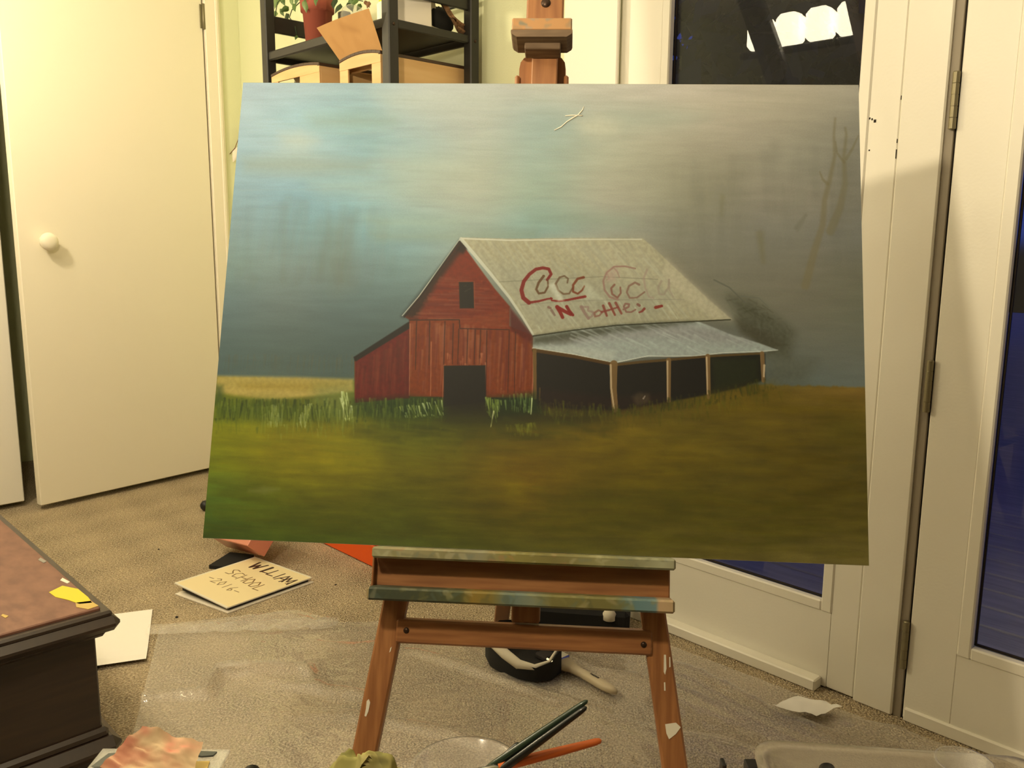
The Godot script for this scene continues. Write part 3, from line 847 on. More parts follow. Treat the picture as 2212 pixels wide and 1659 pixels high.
	clear("pane", Color8(255, 255, 255), 0.02, 0.0)
	mat("hinge_metal", Color8(142, 134, 108), 0.5, 0.7)
	mat("gap_dark", Color8(40, 32, 24), 0.9)
	mat("weather_strip", Color8(150, 140, 124), 0.6)
	mat("lining", Color8(214, 206, 186), 0.8)
	mat("brush_handle", Color8(196, 182, 154), 0.55)
	mat("steel", Color8(190, 188, 182), 0.2, 1.0)
	mat("bristle", Color8(52, 46, 44), 0.9)
	mat("ink", Color8(40, 34, 30), 0.7)
	clear("milky", Color8(206, 198, 190), 0.13, 0.12)
	clear("clear_cup", Color8(200, 198, 192), 0.16, 0.05)
	clear("acrylic", Color8(226, 226, 220), 0.25, 0.1)
	clear("tray_plastic", Color8(170, 160, 142), 0.42, 0.25)
	textured("rag_pink", dabbed(Color8(204, 178, 142), [Color8(190, 104, 80), Color8(196, 126, 96), Color8(160, 84, 64), Color8(150, 132, 92), Color8(206, 60, 60), Color8(196, 168, 128), Color8(140, 110, 84), Color8(120, 116, 50), Color8(204, 178, 142)], 40, 81, 256, 256, 20.0, 80.0, 34.0, 90.0), 0.9, Vector3.ONE * 6.0)
	textured("rag_green", dabbed(Color8(150, 144, 80), [Color8(84, 88, 44), Color8(120, 116, 60), Color8(176, 172, 106), Color8(60, 66, 34), Color8(190, 182, 128), Color8(140, 122, 96)], 60, 82, 256, 256, 20.0, 80.0, 30.0, 90.0), 0.9, Vector3.ONE * 7.0)
	mat("green_lacquer", Color8(38, 52, 40), 0.2)
	mat("dark_lacquer", Color8(30, 30, 28), 0.2)
	mat("orange_lacquer", Color8(206, 104, 46), 0.4)
	mat("tin", Color8(186, 182, 172), 0.35, 0.5)
	mat("cap_black", Color8(24, 22, 22), 0.4)
	mat("paint_slate", Color8(74, 78, 74), 0.4)
	mat("paint_grey", Color8(150, 146, 138), 0.4)
	textured("table_wood", blotches(Color8(120, 90, 62), Color8(140, 106, 74), 0.05, 91, 4, 10.0), 0.5, Vector3.ONE * 3.0)
	textured("deck_board", blotches(Color8(150, 152, 158), Color8(176, 178, 184), 0.05, 92, 4, 10.0), 0.8, Vector3.ONE * 2.0)
	mat("bark", Color8(60, 54, 48), 0.95)
	mat("night_leaf", Color8(58, 74, 54), 0.8)
	mat("lamp_post", Color8(34, 28, 24), 0.5)
	var glow := mat("glowing_shade", Color8(255, 236, 200), 0.6)
	glow.emission_enabled = true
	glow.emission = Color(1.0, 0.95, 0.82)
	glow.emission_energy_multiplier = 26.0
	var glow2 := mat("globe_glass", Color8(250, 240, 220), 0.5)
	glow2.emission_enabled = true
	glow2.emission = Color(1.0, 0.925, 0.775)
	glow2.emission_energy_multiplier = 10.0

# ------------------------------------------------------------------ the room
const LEFT := -2.826
const RIGHT := 4.6
const FRONT := 7.0
const TOP := 2.45

func room() -> void:
	var f := structure("floor", "beige low-pile carpet")
	block("carpet", Vector3(LEFT - 0.75, -0.1, -0.1), Vector3(RIGHT + 0.1, 0.0, FRONT + 0.1), M.carpet, f, 0.0005)
	var c := structure("ceiling")
	block("plaster", Vector3(LEFT - 0.75, TOP, -0.12), Vector3(RIGHT + 0.1, TOP + 0.1, FRONT + 0.1), M.ceiling_paint, c)
	var b := structure("wall_back", "pale green-yellow wall with glazed doors")
	block("wall_section", Vector3(LEFT - 0.12, 0, -0.12), Vector3(-0.83, TOP, 0.0), M.wall_paint, b, 0.001)
	block("wall_section", Vector3(-0.83, 2.06, -0.12), Vector3(0.86, TOP, 0.0), M.wall_paint, b, 0.001)
	block("wall_section", Vector3(0.86, 0, -0.12), Vector3(RIGHT + 0.1, TOP, 0.0), M.wall_paint, b, 0.001)
	var l := structure("wall_left", "pale green wall round the closet")
	block("wall_section", Vector3(LEFT - 0.1, 0, 0.0), Vector3(LEFT, TOP, 0.14), M.wall_paint, l, 0.001)
	block("wall_section", Vector3(LEFT - 0.1, 2.06, 0.14), Vector3(LEFT, TOP, 1.71), M.wall_paint, l, 0.001)
	block("wall_section", Vector3(LEFT - 0.1, 0, 1.71), Vector3(LEFT, TOP, FRONT), M.wall_paint, l, 0.001)
	var r := structure("wall_right")
	block("wall_section", Vector3(RIGHT, 0, -0.12), Vector3(RIGHT + 0.1, TOP, FRONT), M.far_wall, r, 0.001)
	var n := structure("wall_front")
	block("wall_section", Vector3(LEFT - 0.1, 0, FRONT), Vector3(RIGHT + 0.1, TOP, FRONT + 0.1), M.far_wall, n, 0.001)
	# the dark inside of the closet
	var k := structure("wall_closet")
	block("closet_back", Vector3(LEFT - 0.75, 0, -0.1), Vector3(LEFT - 0.7, TOP, 1.95), M.wall_paint, k)
	block("closet_side", Vector3(LEFT - 0.7, 0, 1.85), Vector3(LEFT - 0.1, TOP, 1.95), M.wall_paint, k)
	block("closet_side", Vector3(LEFT - 0.7, 0, -0.1), Vector3(LEFT - 0.1, TOP, -0.02), M.wall_paint, k)
	var base := structure("baseboard_back")
	block("board", Vector3(LEFT, 0, 0.0), Vector3(-1.0, 0.085, 0.014), M.door_paint, base, 0.004)

func glazed_door(called: String, label: String, x0: float, x1: float, g0: float, g1: float, zf: float) -> Node3D:
	var d := structure(called, label)
	var gb := 0.205
	var gt := 1.92
	var top := 2.035
	var back := zf - 0.042
	block("stile", Vector3(x0, 0.004, back), Vector3(g0 - 0.024, top, zf), M.door_paint, d)
	block("stile", Vector3(g1 + 0.024, 0.004, back), Vector3(x1, top, zf), M.door_paint, d)
	block("bottom_rail", Vector3(g0 - 0.024, 0.004, back), Vector3(g1 + 0.024, gb - 0.024, zf), M.door_paint, d, 0.0006)
	block("top_rail", Vector3(g0 - 0.024, gt + 0.024, back), Vector3(g1 + 0.024, top, zf), M.door_paint, d, 0.0006)
	# glazing beads, a little proud and bevelled
	block("glazing_bead", Vector3(g0 - 0.025, gb - 0.025, zf - 0.016), Vector3(g0, gt + 0.025, zf + 0.003), M.door_paint, d, 0.003)
	block("glazing_bead", Vector3(g1, gb - 0.025, zf - 0.016), Vector3(g1 + 0.025, gt + 0.025, zf + 0.003), M.door_paint, d, 0.003)
	block("glazing_bead", Vector3(g0, gb - 0.025, zf - 0.016), Vector3(g1, gb, zf + 0.003), M.door_paint, d, 0.003)
	block("glazing_bead", Vector3(g0, gt, zf - 0.016), Vector3(g1, gt + 0.025, zf + 0.003), M.door_paint, d, 0.003)
	block("gasket", Vector3(g0, gb, zf - 0.022), Vector3(g0 + 0.004, gt, zf - 0.016), M.gap_dark, d, 0.0005)
	block("gasket", Vector3(g0, gb, zf - 0.022), Vector3(g1, gb + 0.004, zf - 0.016), M.gap_dark, d, 0.0005)
	var st := begin()
	st.add_vertex(Vector3(g0 - 0.01, gb - 0.01, zf - 0.02)); st.add_vertex(Vector3(g0 - 0.01, gt + 0.01, zf - 0.02)); st.add_vertex(Vector3(g1 + 0.01, gt + 0.01, zf - 0.02))
	st.add_vertex(Vector3(g0 - 0.01, gb - 0.01, zf - 0.02)); st.add_vertex(Vector3(g1 + 0.01, gt + 0.01, zf - 0.02)); st.add_vertex(Vector3(g1 + 0.01, gb - 0.01, zf - 0.02))
	obj("pane", st, M.pane, d)
	return d

func glazed_doors() -> void:
	var d1 := glazed_door("door_1", "white glazed door behind the painting", -0.79, -0.107, -0.665, -0.193, 0.0)
	block("door_sweep", Vector3(-0.79, 0.0, 0.0), Vector3(-0.18, 0.027, 0.034), M.door_paint, d1, 0.003)
	var d2 := glazed_door("door_2", "white glazed door with brass hinges at the right edge", 0.001, 0.80, 0.119, 0.68, 0.0)
	block("door_sweep", Vector3(0.004, 0.0, -0.03), Vector3(0.80, 0.03, 0.006), M.door_paint, d2, 0.003)
	for y in [0.168, 0.716, 1.260, 1.808]:
		var st := begin(true)
		tube(st, [Vector3(-0.0055, y - 0.052, 0.005), Vector3(-0.0055, y + 0.052, 0.005)], [0.0062], 12)
		var hg := obj("hinge", st, M.hinge_metal, d2)
		for k in 5:
			var s2 := begin()
			tube(s2, [Vector3(-0.0055, y - 0.0515 + k * 0.0207, 0.005), Vector3(-0.0055, y - 0.0515 + k * 0.0207 + 0.0192, 0.005)], [0.0068], 16)
			obj("knuckle", s2, M.hinge_metal, hg)
	var t1 := structure("trim_1", "wide cream casing left of the glazed doors")
	block("casing", Vector3(-1.0, 0, 0.0), Vector3(-0.817, 2.14, 0.012), M.door_paint, t1, 0.003)
	block("casing", Vector3(0.835, 0, 0.0), Vector3(0.95, 2.14, 0.012), M.door_paint, t1, 0.003)
	block("casing", Vector3(-0.817, 2.045, 0.0), Vector3(0.835, 2.14, 0.012), M.door_paint, t1, 0.003)
	var t2 := structure("trim_2", "door frame round the glazed doors")
	block("jamb", Vector3(-0.83, 0, -0.12), Vector3(-0.793, 2.06, -0.014), M.door_paint, t2)
	block("jamb", Vector3(0.803, 0, -0.12), Vector3(0.86, 2.06, -0.008), M.door_paint, t2)
	block("head", Vector3(-0.793, 2.038, -0.12), Vector3(0.803, 2.06, -0.01), M.door_paint, t2)
	block("threshold", Vector3(-0.793, -0.02, -0.12), Vector3(0.803, 0.02, -0.03), M.weather_strip, t2)
	block("mullion", Vector3(-0.105, 0.0, -0.06), Vector3(-0.0205, 2.04, 0.005), M.door_paint, t2, 0.003)
	block("weather_strip", Vector3(-0.0205, 0.0, -0.05), Vector3(-0.004, 2.04, -0.002), M.weather_strip, t2, 0.001)
	block("door_gap", Vector3(-0.004, 0.0, -0.05), Vector3(0.001, 2.04, -0.008), M.gap_dark, t2, 0.0005)
	# dark scuffs and flakes on the paint
	for s in [[-0.158, 1.233, 0.005, 0.006], [-0.163, 1.238, 0.003, 0.004], [-0.168, 1.24, 0.003, 0.004], [-0.164, 1.178, 0.003, 0.003], [-0.18, 1.079, 0.002, 0.005], [-0.176, 1.285, 0.002, 0.003], [-0.1075, 1.272, 0.0016, 0.008], [-0.109, 1.16, 0.0018, 0.018], [-0.109, 1.19, 0.0016, 0.008], [-0.044, 1.12, 0.002, 0.002], [-0.06, 1.08, 0.002, 0.002]]:
		block("scuff", Vector3(s[0], s[1], -0.001), Vector3(s[0] + s[2], s[1] + s[3], 0.0006), M.gap_dark, d1 if s[0] < -0.1 else t2, 0.0003)

func closet() -> void:
	var t := structure("trim_3", "cream casing of the closet")
	block("casing", Vector3(LEFT, 0, 0.086), Vector3(LEFT + 0.014, 2.12, 0.150), M.closet_paint, t, 0.003)
	block("casing_bead", Vector3(LEFT + 0.012, 0, 0.094), Vector3(LEFT + 0.019, 2.12, 0.108), M.closet_paint, t, 0.003)
	block("casing", Vector3(LEFT, 0, 1.70), Vector3(LEFT + 0.014, 2.12, 1.765), M.closet_paint, t, 0.003)
	block("casing", Vector3(LEFT, 2.055, 0.150), Vector3(LEFT + 0.014, 2.12, 1.70), M.closet_paint, t, 0.003)
	block("jamb", Vector3(LEFT - 0.1, 0, 0.138), Vector3(LEFT + 0.001, 2.06, 0.15), M.closet_paint, t, 0.001)
	block("jamb", Vector3(LEFT - 0.1, 0, 1.70), Vector3(LEFT + 0.001, 2.06, 1.712), M.closet_paint, t, 0.001)
	var a := structure("door_3", "plain cream closet door standing ajar with a round knob", Vector3(LEFT + 0.004, 0, 0.154), Basis(Vector3.UP, deg_to_rad(7.25)))
	block("slab", Vector3(-0.034, 0.02, 0.002), Vector3(0.0, 2.04, 0.758), M.closet_paint, a, 0.003)
	var st := begin(true)
	lathe(st, [[0.0, 0.0], [0.013, 0.0], [0.012, 0.014], [0.020, 0.020], [0.029, 0.030], [0.0315, 0.040], [0.029, 0.049], [0.020, 0.056], [0.008, 0.058], [0.0, 0.0585]], 28, Transform3D(Basis(Vector3.BACK, deg_to_rad(-90.0)), Vector3(0.0, 0.972, 0.672)))
	obj("knob", st, M.closet_paint, a)
	for y in [0.22, 1.852]:
		var s2 := begin(true)
		tube(s2, [Vector3(0.006, y - 0.048, 0.0), Vector3(0.006, y + 0.048, 0.0)], [0.006], 10)
		var hg := obj("hinge", s2, M.hinge_metal, a)
		block("leaf", Vector3(0.0, y - 0.045, -0.002), Vector3(0.003, y + 0.045, 0.014), M.hinge_metal, hg, 0.0008)
	var b := structure("door_4", "plain white closet door, closed, at the left edge")
	block("slab", Vector3(LEFT - 0.04, 0.02, 0.932), Vector3(LEFT - 0.004, 2.04, 1.695), M.door_paint, b, 0.003)

func outside() -> void:
	var deck := structure("floor_deck", "outdoor deck boards in blue dusk light")
	for k in 14:
		block("board", Vector3(-3.0, -0.14, -0.27 - k * 0.15), Vector3(3.5, -0.11, -0.13 - k * 0.15), M.deck_board, deck, 0.004)
	var g := structure("ground_outside")
	block("lawn", Vector3(-14, -0.4, -16), Vector3(12, -0.3, -0.13), M.deck_board, g)
	var rng := RandomNumberGenerator.new()
	rng.seed = 77
	for t in [[-2.9, -4.8, 0.16], [-7.0, -5.0, 0.2], [1.2, -5.0, 0.17], [-4.9, -9.0, 0.15], [-0.8, -9.0, 0.17], [3.4, -9.2, 0.16]]:
		var o := thing("garden_tree", ["dark tree in the garden right behind the lamp mirrored in the glass", "dark tree in the garden at the far left outside", "dark tree in the garden beyond the right-hand glazed door", "dark tree at the back of the garden between two nearer trees", "dark tree at the far left back of the garden", "dark tree at the right back of the garden"][int(names.get("garden_tree", -1)) + 1], "tree", Vector3(t[0], -0.3, t[1]))
		var st := begin(true)
		tube(st, [Vector3(0, 0, 0), Vector3(0.1, 1.6, 0), Vector3(0.0, 3.4, 0.1)], [t[2], t[2] * 0.8, t[2] * 0.5], 10)
		obj("trunk", st, M.bark, o)
		st = begin()
		for k in 2600:
			var d := Vector3(rng.randfn(0, 0.55), rng.randfn(0, 0.45), rng.randfn(0, 0.5)).limit_length(1.35)
			var c := Vector3(0, 3.0, 0) + d * 1.3
			var u := Vector3(rng.randf() - 0.5, rng.randf() - 0.5, rng.randf() - 0.5).normalized() * rng.randf_range(0.10, 0.22)
			var v := u.cross(Vector3(rng.randf() - 0.5, rng.randf() - 0.5, rng.randf() - 0.5).normalized())
			quad(st, c - u, c + v * 0.5, c + u, c - v * 0.5, Vector3.BACK)
		obj("foliage", st, M.night_leaf, o)

func lamps() -> void:
	# a floor lamp with four glass shades on a bar, mirrored in the glazed door
	var o := thing("floor_lamp", "lit lamp with four square glass shades mirrored in the glazed door", "lamp", Vector3(-0.62, 0.0, 1.86))
	var base := Vector3(-0.62, 0.0, 1.86)
	var st := begin()
	bar(st, Vector3(-1.462, 1.693, 1.90) - base, Vector3(-1.655, 2.12, 1.90) - base, 0.11, 0.05, Vector3.BACK, 0.008)
	bar(st, Vector3(-0.70, 0.02, 1.90) - base, Vector3(-1.462, 1.693, 1.90) - base, 0.15, 0.05, Vector3.BACK, 0.008)
	obj("post", st, M.lamp_post, o)
	block("foot", Vector3(-0.95, 0.0, 1.70) - base, Vector3(-0.45, 0.03, 2.05) - base, M.lamp_post, o, 0.006)
	block("crossbar", Vector3(-1.72, 1.845, 1.955) - base, Vector3(-1.10, 1.872, 1.995) - base, M.lamp_post, o, 0.004)
	for k in 4:
		var c := Vector3(-1.626 + k * 0.146, 1.945, 1.985)
		st = begin()
		cbox(st, at_(c - base), Vector3(0.112, 0.142, 0.112), 0.022)
		obj("shade", st, M.glowing_shade, o)
		var l := OmniLight3D.new()
		l.light_color = Color(1.0, 0.925, 0.775)
		l.light_energy = 0.03
		l.light_size = 0.055
		l.shadow_enabled = true
		l.omni_range = 12.0
		l.omni_attenuation = 2.0
		o.add_child(l, true)
		l.position = c - base
	# a shaded reading lamp close to the easel, left of the camera, and one by the closet
	reading_lamp("slim floor lamp with a glowing globe standing between table and chest", Vector3(-0.11, 0.0, 1.73), 1.60, 1.26)
	reading_lamp("slim floor lamp with a glowing globe standing beside the closet", Vector3(-2.02, 0.0, 1.52), 1.72, 0.90)

func reading_lamp(label: String, p: Vector3, high: float, energy: float) -> void:
	var q := thing("globe_lamp", label, "lamp", p, Basis.IDENTITY, "floor lamps outside the picture")
	var st := begin(true)
	lathe(st, [[0.0, 0.0], [0.095, 0.0], [0.095, 0.018], [0.02, 0.03], [0.009, 0.05], [0.009, high - 0.075], [0.0, high - 0.075]], 20)
	obj("stand", st, M.lamp_post, q)
	st = begin(true)
	lathe(st, [[0.009, high - 0.08], [0.030, high - 0.078], [0.030, high - 0.055], [0.0, high - 0.055]], 16)
	obj("socket", st, M.lamp_post, q)
	st = begin(true)
	var prof := []
	for k in 13:
		var g := PI * k / 12.0
		prof.append([0.062 * sin(g), high - 0.062 * cos(g)])
	lathe(st, prof, 24)
	obj("globe", st, M.globe_glass, q)
	var m := OmniLight3D.new()
	m.light_color = Color(1.0, 0.925, 0.775)
	m.light_energy = energy
	m.light_size = 0.055
	m.shadow_enabled = true
	m.omni_range = 14.0
	m.omni_attenuation = 2.0
	q.add_child(m, true)
	m.position = Vector3(0, high, 0)

# ------------------------------------------------------------------ plastic film on the carpet
func along(pts: Array, t: float) -> Vector2:
	var total := 0.0
	for k in pts.size() - 1:
		total += pts[k].distance_to(pts[k + 1])
	var want := t * total
	for k in pts.size() - 1:
		var d: float = pts[k].distance_to(pts[k + 1])
		if want <= d or k == pts.size() - 2:
			return pts[k].lerp(pts[k + 1], want / d)
		want -= d
	return pts[0]

func ridge_height(p: Vector2, pts: Array, high: float, wide: float) -> float:
	var best := 1e9
	var where := 0.0
	for k in pts.size() - 1:
		var a: Vector2 = pts[k]
		var ab: Vector2 = pts[k + 1] - a
		var t := clampf((p - a).dot(ab) / ab.length_squared(), 0.0, 1.0)
		var d := p.distance_to(a + ab * t)
		if d < best:
			best = d
			where = (k + t) / (pts.size() - 1)
	var e := maxf(0.0, 1.0 - best / wide)
	return high * e * e * sin(PI * clampf(where * 0.9 + 0.05, 0.0, 1.0))

func drop_sheet() -> void:
	var far := [Vector2(-1.49, 0.97), Vector2(-1.337, 0.666), Vector2(-1.19, 0.623), Vector2(-1.09, 0.50), Vector2(-0.80, 0.24), Vector2(-0.545, 0.10), Vector2(-0.13, 0.075), Vector2(0.30, 0.05), Vector2(0.95, 0.10)]
	var near := [Vector2(-0.86, 1.30), Vector2(-0.3, 1.62), Vector2(0.3, 1.75), Vector2(1.05, 1.72)]
	var ridges := [
		[[Vector2(-1.22, 1.22), Vector2(-1.082, 1.035), Vector2(-1.149, 0.975), Vector2(-1.09, 0.89), Vector2(-1.034, 0.817), Vector2(-0.927, 0.846)], 0.034, 0.035],
		[[Vector2(-1.08, 0.93), Vector2(-0.98, 0.88), Vector2(-0.86, 0.80), Vector2(-0.75, 0.74)], 0.02, 0.04],
		[[Vector2(-1.00, 0.64), Vector2(-0.915, 0.585), Vector2(-0.80, 0.55), Vector2(-0.676, 0.519), Vector2(-0.445, 0.468), Vector2(-0.25, 0.44)], 0.022, 0.035],
		[[Vector2(-0.60, 0.34), Vector2(-0.45, 0.27), Vector2(-0.25, 0.26), Vector2(-0.05, 0.24)], 0.02, 0.03],
		[[Vector2(-0.62, 0.22), Vector2(-0.40, 0.17), Vector2(-0.18, 0.20), Vector2(0.05, 0.16)], 0.024, 0.03],
		[[Vector2(-0.95, 1.02), Vector2(-0.80, 0.86), Vector2(-0.60, 0.74), Vector2(-0.40, 0.70)], 0.018, 0.03],
		[[Vector2(-0.70, 0.98), Vector2(-0.52, 0.80), Vector2(-0.30, 0.60), Vector2(-0.05, 0.45), Vector2(0.2, 0.33)], 0.02, 0.03],
		[[Vector2(-0.40, 0.47), Vector2(-0.20, 0.38), Vector2(0.02, 0.33), Vector2(0.25, 0.20)], 0.018, 0.03],
		[[Vector2(-1.45, 0.93), Vector2(-1.36, 0.80), Vector2(-1.31, 0.70), Vector2(-1.22, 0.66)], 0.016, 0.03],
		[[Vector2(-1.22, 0.80), Vector2(-1.05, 0.68), Vector2(-0.98, 0.55)], 0.010, 0.03],
		[[Vector2(-0.95, 0.42), Vector2(-0.80, 0.36), Vector2(-0.55, 0.30)], 0.012, 0.03],
		[[Vector2(-0.10, 0.12), Vector2(0.05, 0.09), Vector2(0.25, 0.08)], 0.03, 0.05]]
	var nz := FastNoiseLite.new()
	nz.seed = 4
	nz.frequency = 5.0
	nz.fractal_type = FastNoiseLite.FRACTAL_RIDGED
	nz.fractal_octaves = 3
	var st := begin(true)
	sheet(st, 230, 120, func(u: float, v: float) -> Vector3:
		var p := along(far, u).lerp(along(near, u), v)
		var y := 0.003
		for r in ridges:
			y += ridge_height(p, r[0], r[1], r[2])
		var q := p.rotated(0.7)
		y += 0.0028 * (1.0 + nz.get_noise_2d(q.x, q.y * 2.5)) + 0.0011 * (1.0 + nz.get_noise_2d(q.x * 3.7 + 3.0, q.y * 5.0))
		return Vector3(p.x, y, p.y), Vector3.UP)
	var o := obj("drop_sheet", st, M.plastic_film)
	tag(o, "wrinkled clear plastic drop sheet spread on the carpet under the easel", "drop sheet")
	# flat doubled hem of the sheet at its far left edge
	st = begin(true)
	sheet(st, 60, 8, func(u: float, v: float) -> Vector3:
		var a := Vector2(-1.50, 0.985).lerp(Vector2(-1.205, 0.615), u)
		var n := Vector2(0.62, 0.50).normalized()
		var p := a + n * (0.005 + 0.055 * v)
		var y := 0.010 + 0.010 * sin(PI * v) + 0.006 * sin(u * 40.0 + v * 6.0) * (0.3 + u) + 0.004 * nz.get_noise_2d(p.x * 3.0, p.y * 3.0)
		return Vector3(p.x, maxf(y, 0.012), p.y), Vector3.UP)
	var hem := obj("hem", st, M.plastic_film, o)
	hem.set_meta("label", "shiny folded edge of the plastic")

# ------------------------------------------------------------------ the dark chest at the left
func chest() -> void:
	var p := Vector3(-1.25, 0.0, 1.80)
	var o := thing("wooden_chest", "dark wooden chest with moulded edge and dusty brown top, yellow paint at its corner", "chest", p)
	var x1 := -0.853
	var z0 := 1.273
	var x0 := -1.66
	var z1 := 2.35
	var lay := func(called: String, y0: float, y1: float, inset: float, m: Material, c: float) -> MeshInstance3D:
		return block(called, Vector3(x0 + inset, y0, z0 + inset) - p, Vector3(x1 - inset, y1, z1 - inset) - p, m, o, c)
	lay.call("plinth", 0.0, 0.085, 0.033, M.chest_wood, 0.003)
	lay.call("base_molding", 0.082, 0.118, 0.008, M.chest_wood, 0.015)
	lay.call("base_molding", 0.114, 0.134, 0.026, M.chest_wood, 0.006)
	lay.call("body", 0.12, 0.312, 0.035, M.chest_wood, 0.003)
	lay.call("cove", 0.306, 0.322, 0.020, M.chest_wood, 0.006)
	lay.call("bullnose", 0.318, 0.345, 0.0, M.chest_wood, 0.011)
	lay.call("bead", 0.342, 0.3545, 0.011, M.chest_wood, 0.004)
	var top: MeshInstance3D = lay.call("top", 0.350, 0.360, 0.026, M.chest_top, 0.002)
	# dried paint by the corner
	var flat := Transform3D(Basis(Vector3(1, 0, 0), Vector3(0, 0, 1), Vector3(0, 1, 0)), Vector3(0, 0.36, 0) - p)
	var smear := [[[Vector2(-1.02, 1.318), Vector2(-0.985, 1.302), Vector2(-0.935, 1.301), Vector2(-0.905, 1.304), Vector2(-0.915, 1.322), Vector2(-0.945, 1.330), Vector2(-0.975, 1.343), Vector2(-1.005, 1.345)], M.paint_yellow], [[Vector2(-0.915, 1.303), Vector2(-0.885, 1.3), Vector2(-0.882, 1.318), Vector2(-0.905, 1.33), Vector2(-0.925, 1.325)], M.paint_ochre], [[Vector2(-1.06, 1.306), Vector2(-1.03, 1.302), Vector2(-1.025, 1.308), Vector2(-1.05, 1.313)], M.paint_white], [[Vector2(-1.08, 1.43), Vector2(-1.05, 1.415), Vector2(-1.04, 1.42), Vector2(-1.07, 1.435)], M.paint_grey], [[Vector2(-1.2, 1.305), Vector2(-1.17, 1.302), Vector2(-1.165, 1.309), Vector2(-1.19, 1.312)], M.paint_grey], [[Vector2(-0.96, 1.43), Vector2(-0.945, 1.425), Vector2(-0.94, 1.431), Vector2(-0.955, 1.434)], M.paint_ochre]]
	for s in smear:
		var st := begin()
		prism(st, PackedVector2Array(s[0]), 0.0, 0.0009, flat)
		obj("paint_smear", st, s[1], o)

# ------------------------------------------------------------------ easel and painting
const CU := Vector3(0.7445, -0.0077, -0.6676)
const CV := Vector3(0.2015, -0.9507, 0.2357)
const CN := Vector3(0.6365, 0.3099, 0.7062)
const CO := Vector3(-0.7824, 1.2545, 1.0396)

func E(u: float, v: float, z := 0.0) -> Vector3:
	return Vector3(u - 0.505, 1.315 - v, z)

